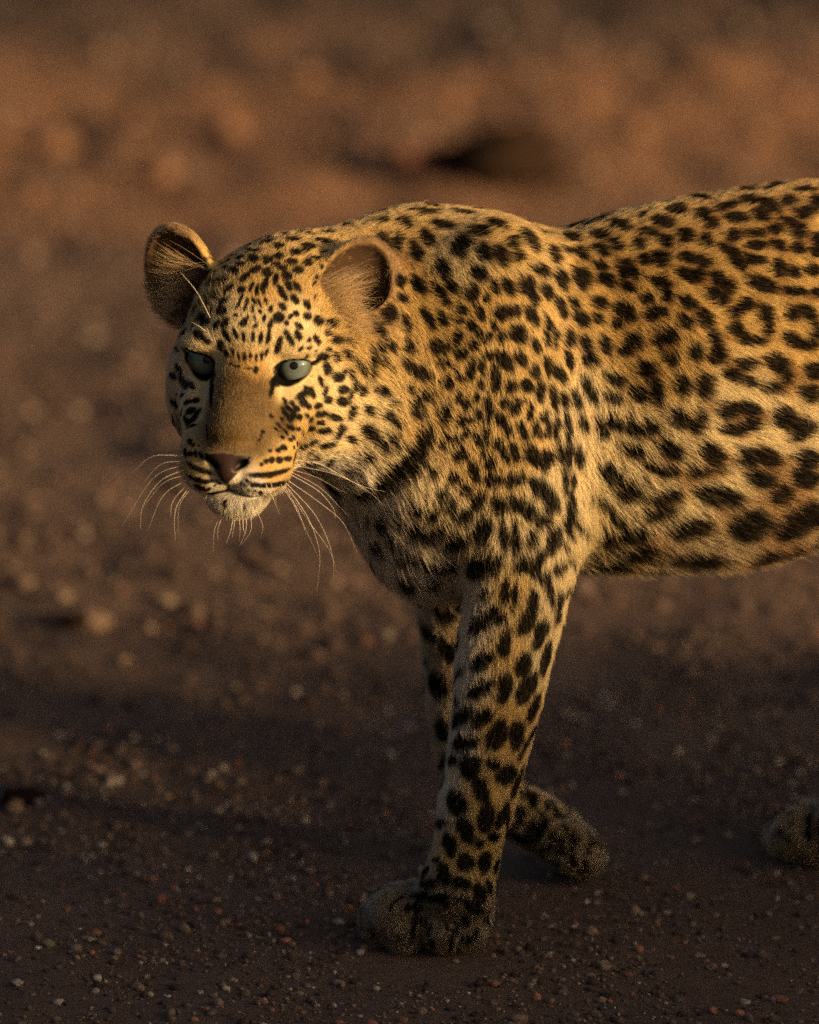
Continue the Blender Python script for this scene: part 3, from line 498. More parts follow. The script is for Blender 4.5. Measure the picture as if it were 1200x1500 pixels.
fp = np.array([[float(x) for x in r[:6]] for r in fr]); fcol = np.array([COL[r[6]] for r in fr])
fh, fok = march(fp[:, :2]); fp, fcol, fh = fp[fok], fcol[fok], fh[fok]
fn = unit(grad(fh))
g3 = fp[:, 2:3]*RGT - fp[:, 3:4]*UPV
fd = unit(g3 - (g3*fn).sum(1)[:, None]*fn)
def mid_y(x): return np.interp(x, _s[:, 0], _s[:, 1])
MIR = np.array([1, -1, 1.])
def coat(p, n):
    hd = np.linalg.norm(p-HL(0, 0, -40), axis=1)
    q = p.copy(); far = (p[:, 1] > mid_y(p[:, 0])) & (hd > .15)
    q[far, 1] = 2*mid_y(p[far, 0]) - p[far, 1]
    out = np.zeros((len(p), 3)); ln = np.zeros(len(p)); lf = np.zeros(len(p)); co = np.zeros((len(p), 3))
    for s_ in range(0, len(p), 40000):
        e = slice(s_, s_+40000)
        d2 = ((q[e][:, None]-fh[None])**2).sum(2); w_ = 1/(d2+2.5e-5)**2.2; w_ /= w_.sum(1, keepdims=True)
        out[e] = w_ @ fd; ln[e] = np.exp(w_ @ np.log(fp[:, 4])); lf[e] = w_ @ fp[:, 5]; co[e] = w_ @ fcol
    out[far] *= MIR
    # belly, throat and the insides of the legs are pale
    under = smooth(.35, .95, -n[:, 2])*(hd > .12)
    co = co*(1-under[:, None]*.5*(p[:, 0] < .1)[:, None]) + np.array(COL['cream'])*under[:, None]*.5*(p[:, 0] < .1)[:, None]
    return out, ln/1000., lf, co
def facemask(p):
    """bare skin: eye rims, nose leather, lip line (each 0..1)"""
    l = headlocal(p); rim = np.zeros(len(p)); nose = np.zeros(len(p)); lip = np.zeros(len(p))
    near = (np.abs(l) < 130).all(1)
    for s_ in (-1, 1):
        R = rot('Z', s_*13).T; d = (l-np.array([s_*37.5, -1.6, -3])) @ R.T
        r = np.sqrt((d[:, 0]/12.6)**2+(d[:, 1]/8.8)**2+(np.maximum(np.abs(d[:, 2])-12, 0)/6)**2)
        rim = np.maximum(rim, 1-smooth(1.20, 1.40, r))
        # dark tear line running down from the inner corner
        a, b = np.array([s_*26, -5.]), np.array([s_*23.5, -28.])
        h = np.clip(((l[:, :2]-a) @ (b-a))/((b-a) @ (b-a)), 0, 1); dd = np.linalg.norm(l[:, :2]-a-h[:, None]*(b-a), axis=1)
        rim = np.maximum(rim, (1-smooth(1.8, 3.4, dd+h*1.6))*(np.abs(l[:, 2]-4) < 22))
        # liner drawn out from the outer corner
        a, b = np.array([s_*49, 1.]), np.array([s_*60, 4.5])
        h = np.clip(((l[:, :2]-a) @ (b-a))/((b-a) @ (b-a)), 0, 1); dd = np.linalg.norm(l[:, :2]-a-h[:, None]*(b-a), axis=1)
        rim = np.maximum(rim, (1-smooth(1.6, 3.2, dd+h*1.2))*(np.abs(l[:, 2]+12) < 18))
        for a, b in (((0, -85), (s_*18, -91)), ((s_*18, -91), (s_*38, -87))):
            a, b = np.array(a, float), np.array(b, float)
            h = np.clip(((l[:, :2]-a) @ (b-a))/((b-a) @ (b-a)), 0, 1); dd = np.linalg.norm(l[:, :2]-a-h[:, None]*(b-a), axis=1)
            lip = np.maximum(lip, (1-smooth(.8, 2.2, dd))*(l[:, 2] > 38))
    lip = np.maximum(lip, (1-smooth(1.0, 2.2, np.abs(l[:, 0])))*(l[:, 1] < -68)*(l[:, 1] > -87)*(l[:, 2] > 70))
    hw = np.interp(l[:, 1], [-77, -73, -64, -58, -51.5, -48.5], [0, 3, 10.5, 17, 20, 0])
    nose = (1-smooth(-.5, 1.2, np.abs(l[:, 0])-hw))*(l[:, 2] > 66)*(l[:, 1] > -77)*(l[:, 1] < -48.5)
    return rim*near, nose*near, lip*near
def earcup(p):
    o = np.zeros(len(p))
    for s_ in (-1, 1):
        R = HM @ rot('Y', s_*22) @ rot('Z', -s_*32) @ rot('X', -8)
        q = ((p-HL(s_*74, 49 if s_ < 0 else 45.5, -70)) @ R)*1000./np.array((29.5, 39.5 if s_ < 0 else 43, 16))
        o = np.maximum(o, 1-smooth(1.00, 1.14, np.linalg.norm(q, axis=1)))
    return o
# colours of the skin mesh
vd, vt = spotfield(V)
cd_, cl_, cf_, cc_ = coat(V, Vn)
vc = cc_*(1-vt[:, None]*.55)+np.array(COL['ochre'])*.8*vt[:, None]*.55
vc = vc*.75*(1-vd[:, None])+np.array((.012, .010, .009))*vd[:, None]
rim, nose, lip = facemask(V)
l = headlocal(V)
nl = np.array((.026, .0115, .009))*np.ones((len(V), 1))
edge_ = smooth(5.5, 12.5, np.abs(l[:, 0])+np.maximum(0, -l[:, 1]-66)*.9)
nl = nl*(1-edge_[:, None]*.93)
for m, c in ((rim, None), (lip, None)):
    vc = vc*(1-m[:, None])+np.array((.004, .0035, .003))*m[:, None]
vc = vc*(1-nose[:, None])+nl*nose[:, None]
bare = np.maximum(np.maximum(rim, nose), lip)
cup = earcup(V)
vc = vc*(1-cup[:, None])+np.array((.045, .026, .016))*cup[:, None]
at = me.attributes.new('coat', 'FLOAT_COLOR', 'POINT'); at.data.foreach_set('color', np.c_[vc, np.ones(len(V))].ravel())
at = me.attributes.new('bare', 'FLOAT', 'POINT'); at.data.foreach_set('value', nose)
m, nt, b = material('skin')
n_ = nt.nodes.new('ShaderNodeAttribute'); n_.attribute_name = 'coat'; nt.links.new(n_.outputs['Color'], b.inputs['Base Color'])
n_ = nt.nodes.new('ShaderNodeAttribute'); n_.attribute_name = 'bare'
mr = nt.nodes.new('ShaderNodeMapRange'); mr.inputs[3].default_value = .85; mr.inputs[4].default_value = .5
nt.links.new(n_.outputs['Fac'], mr.inputs[0]); nt.links.new(mr.outputs[0], b.inputs['Roughness'])
no = nt.nodes.new('ShaderNodeTexNoise'); no.inputs['Scale'].default_value = 900; no.inputs['Detail'].default_value = 3
bu = nt.nodes.new('ShaderNodeBump'); bu.inputs['Strength'].default_value = .35; bu.inputs['Distance'].default_value = .001
tc = nt.nodes.new('ShaderNodeTexCoord'); nt.links.new(tc.outputs['Object'], no.inputs[0])
nt.links.new(no.outputs[0], bu.inputs['Height']); nt.links.new(bu.outputs[0], b.inputs['Normal'])
sp = nt.nodes.new('ShaderNodeMath'); sp.operation = 'MULTIPLY'; sp.inputs[1].default_value = .3; nt.links.new(n_.outputs['Fac'], sp.inputs[0]); nt.links.new(sp.outputs[0], b.inputs['Specular IOR Level'])
me.materials.append(m)
# ------------------------------------------------------------------ fur strands
me.calc_loop_triangles()
tri = np.empty(len(me.loop_triangles)*3, np.int32); me.loop_triangles.foreach_get('vertices', tri); tri = tri.reshape(-1, 3)
ta = np.linalg.norm(np.cross(V[tri[:, 1]]-V[tri[:, 0]], V[tri[:, 2]]-V[tri[:, 0]]), axis=1)/2
tcn = V[tri].mean(1); tp = pix(tcn); tf = facing[tri].mean(1)
inview = (tp[:, 0] < 1240) & (tf > -.35)
dens = np.where(inview, 1.0, .22)*np.clip((.012/cl_[tri].mean(1))**.85, .8, 3.2)
NH = 680000
wt = ta*dens; cum = np.cumsum(wt)
ti = np.searchsorted(cum, rng.random(NH)*cum[-1])
r1, r2 = np.sqrt(rng.random(NH)), rng.random(NH)
bc = np.stack([1-r1, r1*(1-r2), r1*r2], 1)
root = (V[tri[ti]]*bc[..., None]).sum(1); rn = unit((Vn[tri[ti]]*bc[..., None]).sum(1))
hb = (bare[tri[ti]]*bc).sum(1)
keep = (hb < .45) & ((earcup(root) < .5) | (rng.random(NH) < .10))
root, rn, ti = root[keep], rn[keep], ti[keep]
fl, ln, lf, co = coat(root, rn)
nz = wave(root, .030, 11)*.22 + wave(root, .009, 12)*.20 + rng.normal(size=root.shape)*.16
fl = fl + nz
t = unit(fl-(fl*rn).sum(1)[:, None]*rn)
ln = ln*np.clip(1+rng.normal(size=len(root))*.22+wave(root, .012, 13)[:, 0]*.12, .4, 1.6)
lf = np.clip(lf+rng.normal(size=len(root))*.10+wave(root, .010, 14)[:, 0]*.045, .06, .9)
mid = root + t*(ln*.55*np.cos(lf))[:, None]
dk, tn = spotfield(mid, jit=rng.normal(size=root.shape)*np.clip(ln*.06, .00022, .0008)[:, None])
hl = headlocal(root)
tn = tn*smooth(.10, .20, root[:, 0])
co = co*(1-tn[:, None]*.85)+np.array((.25, .125, .042))*tn[:, None]*.85
co = co*np.clip(1+rng.normal(size=(len(co), 1))*np.where(ln < .005, .34, .18)[:, None]+wave(root, .05, 21)[:, :1]*.08, .5, 1.5)
dk = np.clip(dk+rng.normal(size=len(dk))*.06, 0, 1)
co = co*(1-dk[:, None])+np.array((.0065, .0055, .005))*dk[:, None]
thin = np.where(inview[ti], 1.0, 1.7)
LP = [(root, rn, t, ln, lf, co, thin*np.clip(ln/.010, .62, 1.15))]
# long hairs inside the ears
def ear_hair(n, a, b, tip0, tip1, sgn):
    s0, s1 = rng.random(n), rng.random(n)
    A_ = np.array(a)+(np.array(b)-np.array(a))*s0[:, None]+rng.normal(size=(n, 2))*4
    T_ = np.array(tip0)+(np.array(tip1)-np.array(tip0))*np.clip(s0+rng.normal(size=n)*.22, 0, 1)[:, None]+rng.normal(size=(n, 2))*9
    T_ = A_+(T_-A_)*rng.uniform(.45, 1, n)[:, None]
    p, o = march(A_); p, A_, T_ = p[o], A_[o], T_[o]
    d = (T_-A_)*PX; dv = d[:, :1]*RGT-d[:, 1:]*UPV
    Ls = np.linalg.norm(dv, axis=1); return p, unit(-FWD+0*p), unit(dv), Ls*1.05, np.full(len(p), .22)+rng.normal(size=len(p))*.08, np.array((.46, .30, .14))*rng.uniform(.55, 1.35, (len(p), 1)), np.full(len(p), .8)
LP.append(ear_hair(420, (296, 392), (250, 464), (226, 352), (224, 462), -1)); LP.append(ear_hair(70, (285, 405), (262, 440), (215, 380), (225, 420), -1))
LP.append(ear_hair(620, (470, 412), (512, 492), (545, 385), (550, 480), 1))
root, rn, t, ln, lf, co, thin = (np.concatenate([x[i] for x in LP]) for i in range(7))
NPT = 5; s_ = np.linspace(0, 1, NPT)
ps = np.empty((len(root), NPT, 3))
for j, s in enumerate(s_):
    up = np.sin(lf)*(s-.42*s*s)
    ps[:, j] = root - rn*.0004 + t*(ln*np.cos(lf)*s)[:, None] + rn*(ln*up)[:, None] - np.array([0, 0, 1.])*(ln*ln*6.0*s*s)[:, None]*.35
hc = bpy.data.hair_curves.new('fur'); hc.add_curves([NPT]*len(root))
hc.attributes['position'].data.foreach_set('vector', ps.ravel())
rad = (.00016*thin)[:, None]*np.array([1, 1, .9, .65, .12])[None]
ra_ = hc.attributes.get('radius') or hc.attributes.new('radius', 'FLOAT', 'POINT'); ra_.data.foreach_set('value', rad.ravel())
ca = hc.attributes.new('coat', 'FLOAT_COLOR', 'CURVE'); ca.data.foreach_set('color', np.c_[co, np.ones(len(co))].ravel())
m = bpy.data.materials.new('fur'); m.use_nodes = True; nt = m.node_tree; nt.nodes.clear()
out = nt.nodes.new('ShaderNodeOutputMaterial')
a_ = nt.nodes.new('ShaderNodeAttribute'); a_.attribute_name = 'coat'
hi_ = nt.nodes.new('ShaderNodeHairInfo')
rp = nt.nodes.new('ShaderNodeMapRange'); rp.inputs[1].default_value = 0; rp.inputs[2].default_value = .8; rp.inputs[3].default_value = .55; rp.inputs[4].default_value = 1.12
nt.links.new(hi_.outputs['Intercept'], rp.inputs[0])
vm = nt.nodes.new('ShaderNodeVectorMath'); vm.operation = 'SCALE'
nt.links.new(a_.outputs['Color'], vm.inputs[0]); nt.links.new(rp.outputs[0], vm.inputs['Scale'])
hb_ = nt.nodes.new('ShaderNodeBsdfHairPrincipled'); hb_.model = 'CHIANG'; hb_.parametrization = 'COLOR'
hb_.inputs['Roughness'].default_value = .5; hb_.inputs['Radial Roughness'].default_value = .6; hb_.inputs['IOR'].default_value = 1.32
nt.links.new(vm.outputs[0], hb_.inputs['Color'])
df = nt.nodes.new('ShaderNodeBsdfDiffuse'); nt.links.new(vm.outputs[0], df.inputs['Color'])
mx = nt.nodes.new('ShaderNodeMixShader')
lu = nt.nodes.new('ShaderNodeSeparateColor'); nt.links.new(a_.outputs['Color'], lu.inputs[0])
lr = nt.nodes.new('ShaderNodeMapRange'); lr.inputs[1].default_value = .01; lr.inputs[2].default_value = .16; lr.inputs[3].default_value = .96; lr.inputs[4].default_value = .42
nt.links.new(lu.outputs[0], lr.inputs[0]); nt.links.new(lr.outputs[0], mx.inputs[0])
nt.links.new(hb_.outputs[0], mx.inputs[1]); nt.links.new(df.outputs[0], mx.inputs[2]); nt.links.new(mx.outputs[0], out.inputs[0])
hc.materials.append(m)
fur = link(bpy.data.objects.new('fur', hc), leopard); tag(fur, kind='stuff')
print('strands', len(root))
# ------------------------------------------------------------------ eyes
def cap(name, R_, a0, a1, mat, parent, nr=14, ns=40):
    v, f = [], []
    for i in range(nr+1):
        a = a0+(a1-a0)*i/nr
        for j in range(ns):
            b = 2*math.pi*j/ns; v.append((R_*math.sin(a)*math.cos(b), R_*math.sin(a)*math.sin(b), R_*math.cos(a)))
    for i in range(nr):
        for j in range(ns): f.append((i*ns+j, (i+1)*ns+j, (i+1)*ns+(j+1) % ns, i*ns+(j+1) % ns))
    return mesh_obj(name, v, f, mat, parent)
em, nt, b = material('eyeball'); b.inputs['Base Color'].default_value = (.010, .008, .007, 1); b.inputs['Roughness'].default_value = .2
im, nt, b = material('iris')
tc = nt.nodes.new('ShaderNodeTexCoord'); sx = nt.nodes.new('ShaderNodeSeparateXYZ'); nt.links.new(tc.outputs['Object'], sx.inputs[0])
cx = nt.nodes.new('ShaderNodeCombineXYZ'); nt.links.new(sx.outputs[0], cx.inputs[0]); nt.links.new(sx.outputs[1], cx.inputs[1])
le = nt.nodes.new('ShaderNodeVectorMath'); le.operation = 'LENGTH'; nt.links.new(cx.outputs[0], le.inputs[0])
at2 = nt.nodes.new('ShaderNodeMath'); at2.operation = 'ARCTAN2'; nt.links.new(sx.outputs[1], at2.inputs[0]); nt.links.new(sx.outputs[0], at2.inputs[1])
pc = nt.nodes.new('ShaderNodeCombineXYZ'); ml = nt.nodes.new('ShaderNodeMath'); ml.operation = 'MULTIPLY'; ml.inputs[1].default_value = 5
nt.links.new(at2.outputs[0], ml.inputs[0]); nt.links.new(ml.outputs[0], pc.inputs[0])
m2 = nt.nodes.new('ShaderNodeMath'); m2.operation = 'MULTIPLY'; m2.inputs[1].default_value = 180; nt.links.new(le.outputs['Value'], m2.inputs[0]); nt.links.new(m2.outputs[0], pc.inputs[1])
ns_ = nt.nodes.new('ShaderNodeTexNoise'); ns_.inputs['Scale'].default_value = 2.2; ns_.inputs['Detail'].default_value = 4; nt.links.new(pc.outputs[0], ns_.inputs[0])
mr = nt.nodes.new('ShaderNodeMapRange'); mr.inputs[2].default_value = .0158; nt.links.new(le.outputs['Value'], mr.inputs[0])
ad = nt.nodes.new('ShaderNodeMath'); ad.operation = 'MULTIPLY_ADD'; ad.inputs[1].default_value = .22; nt.links.new(ns_.outputs[0], ad.inputs[0]); nt.links.new(mr.outputs[0], ad.inputs[2])
cr = nt.nodes.new('ShaderNodeValToRGB'); nt.links.new(ad.outputs[0], cr.inputs[0])
e = cr.color_ramp.elements; e[0].position = .18; e[0].color = (.050, .066, .062, 1); e[1].position = 1.06; e[1].color = (.03, .035, .03, 1)
for p_, c_ in ((.40, (.075, .098, .092, 1)), (.72, (.095, .115, .102, 1)), (.90, (.070, .074, .056, 1))):
    q = e.new(p_); q.color = c_
nt.links.new(cr.outputs[0], b.inputs['Base Color']); b.inputs['Roughness'].default_value = .6; b.inputs['Specular IOR Level'].default_value = 0
b.inputs['Coat Weight'].default_value = 1; b.inputs['Coat Roughness'].default_value = .0; b.inputs['Coat IOR'].default_value = 1.45
pm, nt, b = material('pupil'); b.inputs['Base Color'].default_value = (.004, .004, .004, 1); b.inputs['Roughness'].default_value = .05
b.inputs['Coat Weight'].default_value = .3; b.inputs['Coat Roughness'].default_value = .0; b.inputs['Specular IOR Level'].default_value = .1
RE = .0166
for s in (-1, 1):
    eye = cap('eye', RE, 0, math.pi, em, leopard)
    eye.location = HL(s*36.9, -2.2, -15.0)
    gz = Vector(-FWD + np.array([0, 0, -.05]))
    eye.rotation_euler = gz.to_track_quat('Z', 'Y').to_euler()
    cap('iris', RE+.0004, .10, 1.18, im, eye, 18); cap('pupil', RE+.0006, 0, .20, pm, eye, 6)
# ------------------------------------------------------------------ whiskers
wm, nt, b = material('whisker'); b.inputs['Base Color'].default_value = (.72, .62, .46, 1); b.inputs['Roughness'].default_value = .35
wd, nt, b = material('dark_whisker'); b.inputs['Base Color'].default_value = (.02, .016, .013, 1); b.inputs['Roughness'].default_value = .35
def whisker(pts, dark=False, r=.00020, lean=.02, muzzle=True):
    pts = np.array(pts, float); sgn = 2.0 if pts[0, 0] < 345 else -2.0
    for _ in range(12):
        h, o = march(pts[:1])
        if o[0] and (h[0, 1] < H0[1]-.008 or not muzzle): break
        pts[0, 0] += sgn; pts[0, 1] -= .6
    y0 = h[0, 1]-.001; w3 = []
    for i, q in enumerate(pts):
        w3.append(P(q[0], q[1], y0 + lean*np.linalg.norm(q-pts[0])/150. - .004*min(i, 1)))
    w3[0] = h[0]
    c = spline(w3, 7 if len(w3) > 2 else 9); v, f = [], []; r = r*rng.uniform(.65, 1.05)
    for i, p in enumerate(c):
        d = unit(c[min(i+1, len(c)-1)]-c[max(i-1, 0)]); a = unit(np.cross(d, [0.3, 1, .2])); b_ = np.cross(d, a)
        rr = r*(1-.85*(i/(len(c)-1))**1.3)
        for k in range(4):
            an = k*math.pi/2; v.append(p+rr*(a*math.cos(an)+b_*math.sin(an)))
    for i in range(len(c)-1):
        for k in range(4): f.append((i*4+k, i*4+(k+1) % 4, i*4+4+(k+1) % 4, i*4+4+k))
    mesh_obj('whisker', v, f, wd if dark else wm, leopard)
WH = """352 112 200 130 60 240 10 310 d;355 130 230 132 150 195;352 150 260 165 190 240;352 165 230 220 105 412;356 185 260 230 190 330 180 420;360 205 270 240 190 335;366 225 270 290 208 430;
372 240 310 310 300 380;378 250 325 330 315 400 320 470;380 258 335 330 330 440;354 120 300 118 240 140 d;353 160 320 162 280 175 d;
800 146 900 165 1050 245 1160 275;798 140 850 150 900 168 d;803 170 960 205 1080 265 1160 335;800 190 880 215 1000 280;800 200 900 260 1010 370;797 210 890 270 950 340 958 380;788 235 900 320 990 400 1045 515;
783 245 880 370 945 520 952 640;775 250 850 380 895 520 885 670;768 252 850 390 930 500 965 595;760 255 810 350 840 440;740 245 800 340 900 555;680 245 710 300 735 360;700 240 718 280 722 330;
500 362 475 430 470 515;505 366 490 420 488 470;550 370 540 430 520 485;558 372 552 420 545 460;572 372 578 420 575 470;603 370 600 430 575 490;626 366 620 430 580 488;650 352 668 410 660 460;590 372 590 420 600 440"""
for r in WH.replace('\n', '').split(';'):
    k = r.split(); dk_ = k[-1] == 'd'; k = [float(x) for x in k if x != 'd']
    whisker([(140+k[i]/2.727, 620+k[i+1]/2.727) for i in range(0, len(k), 2)], dk_)
whisker([(309, 467), (288, 427), (264, 398)], r=.00022, lean=-.02, muzzle=False); whisker([(303, 486), (292, 478), (280, 471)], r=.0002, lean=-.02, muzzle=False)
whisker([(311, 500), (306, 488), (303, 480)], r=.0002, lean=-.02, muzzle=False); whisker([(316, 502), (312, 488), (311, 478)], r=.0002, lean=-.02, muzzle=False)
# ------------------------------------------------------------------ ground
def fbm(x, y, wl, seed, n=7):
    r = np.random.default_rng(seed); o = np.zeros_like(x)
    for _ in range(n):
        a = r.uniform(0, 6.28); k = 2*math.pi/(wl*r.uniform(.55, 1.7))
        o += np.sin((x*math.cos(a)+y*math.sin(a))*k+r.uniform(0, 6.28))
    return o/math.sqrt(n)
SHADE_BANK_Y, SHADE_BANK_H = -2.0, 1.115
def ground_z(x, y):
    z = fbm(x, y, .05, 31)*.0013+fbm(x, y, .16, 32)*.003
    far = smooth(.5, 2.2, y)
    z = z+far*(fbm(x, y, .22, 33)*.004+fbm(x, y, .6, 34)*.007)
    d = np.hypot(x-.05, (y+.05))
    return z*smooth(.05, .5, d)-.002
def axis(lo, hi, st, reach):
    c = list(np.arange(lo, hi+1e-6, st)); a, b, s0 = lo, hi, st
    L, R_ = [], []
    while R_ == [] or R_[-1] < reach:
        s0 *= 1.22; b += s0; a -= s0; R_.append(b); L.append(a)
    return np.array(L[::-1]+c+R_)
xs, ys = axis(-1.0, 1.0, .014, 900), axis(-.5, 4.4, .02, 900)
gx, gy = np.meshgrid(xs, ys, indexing='ij'); gz = ground_z(gx, gy)
fade = (np.abs(gx) < 6) & (np.abs(gy) < 10); gz = np.where(fade, gz, -.002)
nx, ny = gx.shape; ii = np.arange(nx*ny).reshape(nx, ny)
gv = np.stack([gx, gy, gz], -1).reshape(-1, 3)
gf = np.stack([ii[:-1, :-1], ii[1:, :-1], ii[1:, 1:], ii[:-1, 1:]], -1).reshape(-1, 4)
def fast_mesh(name, v, f, mat, parent=None, smooth_=True):
    k = f.shape[1]; m_ = bpy.data.meshes.new(name)
    m_.vertices.add(len(v)); m_.vertices.foreach_set('co', np.asarray(v, float).ravel())
    m_.loops.add(f.size); m_.loops.foreach_set('vertex_index', f.ravel().astype(np.int32))
    m_.polygons.add(len(f)); m_.polygons.foreach_set('loop_start', np.arange(0, f.size, k, dtype=np.int32))
    m_.update(calc_edges=True)
    m_.polygons.foreach_set('use_smooth', np.full(len(f), smooth_)); m_.materials.append(mat)
    return link(bpy.data.objects.new(name, m_), parent)
def soil(name, tones, scale=1.0):
    m, nt, b = material(name); N_ = nt.nodes; Lk = nt.links.new
    g = N_.new('ShaderNodeNewGeometry'); pos = g.outputs['Position']
    def noise(s, d, r=.6):
        n = N_.new('ShaderNodeTexNoise'); n.inputs['Scale'].default_value = s; n.inputs['Detail'].default_value = d; n.inputs['Roughness'].default_value = r
        Lk(pos, n.inputs[0]); return n.outputs[0]
    r = N_.new('ShaderNodeValToRGB'); mx = N_.new('ShaderNodeMath'); mx.operation = 'MULTIPLY_ADD'; mx.inputs[1].default_value = .55
    m3 = N_.new('ShaderNodeMath'); m3.operation = 'MULTIPLY'; m3.inputs[1].default_value = .45
    Lk(noise(3.5*scale, 6), m3.inputs[0]); Lk(noise(70*scale, 6, .7), mx.inputs[0]); Lk(m3.outputs[0], mx.inputs[2]); Lk(mx.outputs[0], r.inputs[0])
    e = r.color_ramp.elements; e[0].position = .33; e[0].color = (*tones[0], 1); e[1].position = .70; e[1].color = (*tones[2], 1)
    q = e.new(.50); q.color = (*tones[1], 1)
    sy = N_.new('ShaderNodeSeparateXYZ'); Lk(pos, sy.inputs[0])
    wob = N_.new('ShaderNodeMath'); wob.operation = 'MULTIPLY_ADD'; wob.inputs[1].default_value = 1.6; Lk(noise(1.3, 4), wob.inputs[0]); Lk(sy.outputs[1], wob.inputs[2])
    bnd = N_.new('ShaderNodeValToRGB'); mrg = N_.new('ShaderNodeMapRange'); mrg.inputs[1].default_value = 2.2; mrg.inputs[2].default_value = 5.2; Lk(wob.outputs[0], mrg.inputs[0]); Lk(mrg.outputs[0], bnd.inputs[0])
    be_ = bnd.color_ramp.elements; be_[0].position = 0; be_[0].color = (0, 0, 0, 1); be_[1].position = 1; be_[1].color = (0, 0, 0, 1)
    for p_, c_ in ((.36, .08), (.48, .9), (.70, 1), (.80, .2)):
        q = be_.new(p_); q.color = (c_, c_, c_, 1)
    far_sun = N_.new('ShaderNodeMix'); far_sun.data_type = 'RGBA'; far_sun.inputs[7].default_value = (.225, .110, .054, 1)      # orange strip farther back: sunlight painted into the soil colour
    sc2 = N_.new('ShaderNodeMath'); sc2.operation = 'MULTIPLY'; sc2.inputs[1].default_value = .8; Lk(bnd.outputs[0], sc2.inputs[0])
    Lk(sc2.outputs[0], far_sun.inputs[0]); Lk(r.outputs[0], far_sun.inputs[6]); far_shade = N_.new('ShaderNodeMix'); far_shade.data_type = 'RGBA'; far_shade.inputs[7].default_value = (.040, .026, .019, 1)        # dark strip beyond it: shade painted into the soil colour
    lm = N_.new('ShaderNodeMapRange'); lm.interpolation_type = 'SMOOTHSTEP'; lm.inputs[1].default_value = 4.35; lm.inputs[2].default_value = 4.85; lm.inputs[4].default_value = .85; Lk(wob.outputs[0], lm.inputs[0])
    Lk(lm.outputs[0], far_shade.inputs[0]); Lk(far_sun.outputs[2], far_shade.inputs[6]); Lk(far_shade.outputs[2], b.inputs['Base Color']); b.inputs['Roughness'].default_value = .95; b.inputs['Specular IOR Level'].default_value = .15
    bp = N_.new('ShaderNodeBump'); bp.inputs['Strength'].default_value = .9; bp.inputs['Distance'].default_value = .006
    Lk(noise(190*scale, 8, .75), bp.inputs['Height']); Lk(bp.outputs[0], b.inputs['Normal'])
    return m
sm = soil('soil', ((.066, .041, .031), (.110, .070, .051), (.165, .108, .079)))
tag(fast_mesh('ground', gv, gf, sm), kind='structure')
# unseen bank, added and shaped only to shade the near ground and the paws
bx, by = np.meshgrid(np.linspace(.9, 11, 120), np.linspace(-1.6, 1.6, 40), indexing='ij')
endf = smooth(.9, 1.9, bx)*(1-smooth(9.6, 11, bx))
bz = np.exp(-(by/.62)**2)*(SHADE_BANK_H+fbm(bx, by, .5, 41)*.02+fbm(bx, by, .16, 42)*.008)*(.35+.65*endf)-.12
ii = np.arange(bx.size).reshape(bx.shape)
bo = fast_mesh('shade_bank', np.stack([bx, by+SHADE_BANK_Y, bz], -1).reshape(-1, 3), np.stack([ii[:-1, :-1], ii[1:, :-1], ii[1:, 1:], ii[:-1, 1:]], -1).reshape(-1, 4), sm)
tag(bo, kind='structure')
my, mx_ = np.meshgrid(np.linspace(-1.7, .8, 64), np.linspace(-.45, .45, 24), indexing='ij')  # second unseen bank, added to keep the ground around the paws in shade
mh = np.interp(my, [-1.7, -1.4, -.9, -.35, -.1, .265, .45, .8], [.0, .40, .49, .48, .42, .24, .11, .0])+fbm(mx_, my, .3, 43)*.012
mz = np.exp(-(mx_/.2)**2)*(mh+.06)-.06
ii = np.arange(my.size).reshape(my.shape)
bo = fast_mesh('shade_bank', np.stack([1.5+mx_, my, mz], -1).reshape(-1, 3), np.stack([ii[:-1, :-1], ii[:-1, 1:], ii[1:, 1:], ii[1:, :-1]], -1).reshape(-1, 4), sm)
tag(bo, kind='structure')
# ------------------------------------------------------------------ gravel and stones
def ico(sub):
    b_ = bmesh.new(); bmesh.ops.create_icosphere(b_, subdivisions=sub, radius=1)
    v = np.array([x.co[:] for x in b_.verts]); f = np.array([[q.index for q in p.verts] for p in b_.faces]); b_.free(); return v, f
iv, if_ = ico(1)
def pebbles(n, x0, x1, y0, y1, rmin, rmax, pw, seed, vivid=0.0):
    r = np.random.default_rng(seed)
    x, y = r.uniform(x0, x1, n), r.uniform(y0, y1, n)
    cl = fbm(x, y, .12, seed+1)+fbm(x, y, .5, seed+2); k = r.random(n) < .55+.35*np.clip(cl, -1, 1); x, y = x[k], y[k]; n = len(x)
    d = np.hypot((x-.012)/.075, (y+.09)/.075); k = d > .8; x, y = x[k], y[k]; n = len(x)
    R_ = rmin*(1-r.random(n)*(1-(rmin/rmax)**pw))**(-1/pw)
    s = R_[:, None]*r.uniform(.6, 1.25, (n, 3)); s[:, 2] *= .75
    v = iv[None]*(1+r.normal(size=(n, len(iv), 1))*.13)*s[:, None]
    a = r.uniform(0, 6.28, n); c, sn = np.cos(a)[:, None], np.sin(a)[:, None]
    v = np.stack([v[..., 0]*c-v[..., 1]*sn, v[..., 0]*sn+v[..., 1]*c, v[..., 2]], -1)
    v += np.stack([x, y, ground_z(x, y)+s[:, 2]*.35], -1)[:, None]
    pal = np.array([(.062, .039, .030), (.088, .057, .042), (.112, .073, .053), (.175, .122, .088), (.125, .062, .042), (.14, .105, .083)])
    pal = pal*(1-vivid)+vivid*np.array([(.045, .028, .022), (.10, .066, .050), (.17, .115, .085), (.36, .28, .21), (.24, .10, .062), (.30, .24, .20)])
    col = pal[r.choice(6, n, p=[.30, .38, .20, .03, .05, .04])]*r.uniform(.7, 1.25, (n, 1))
    return v, col
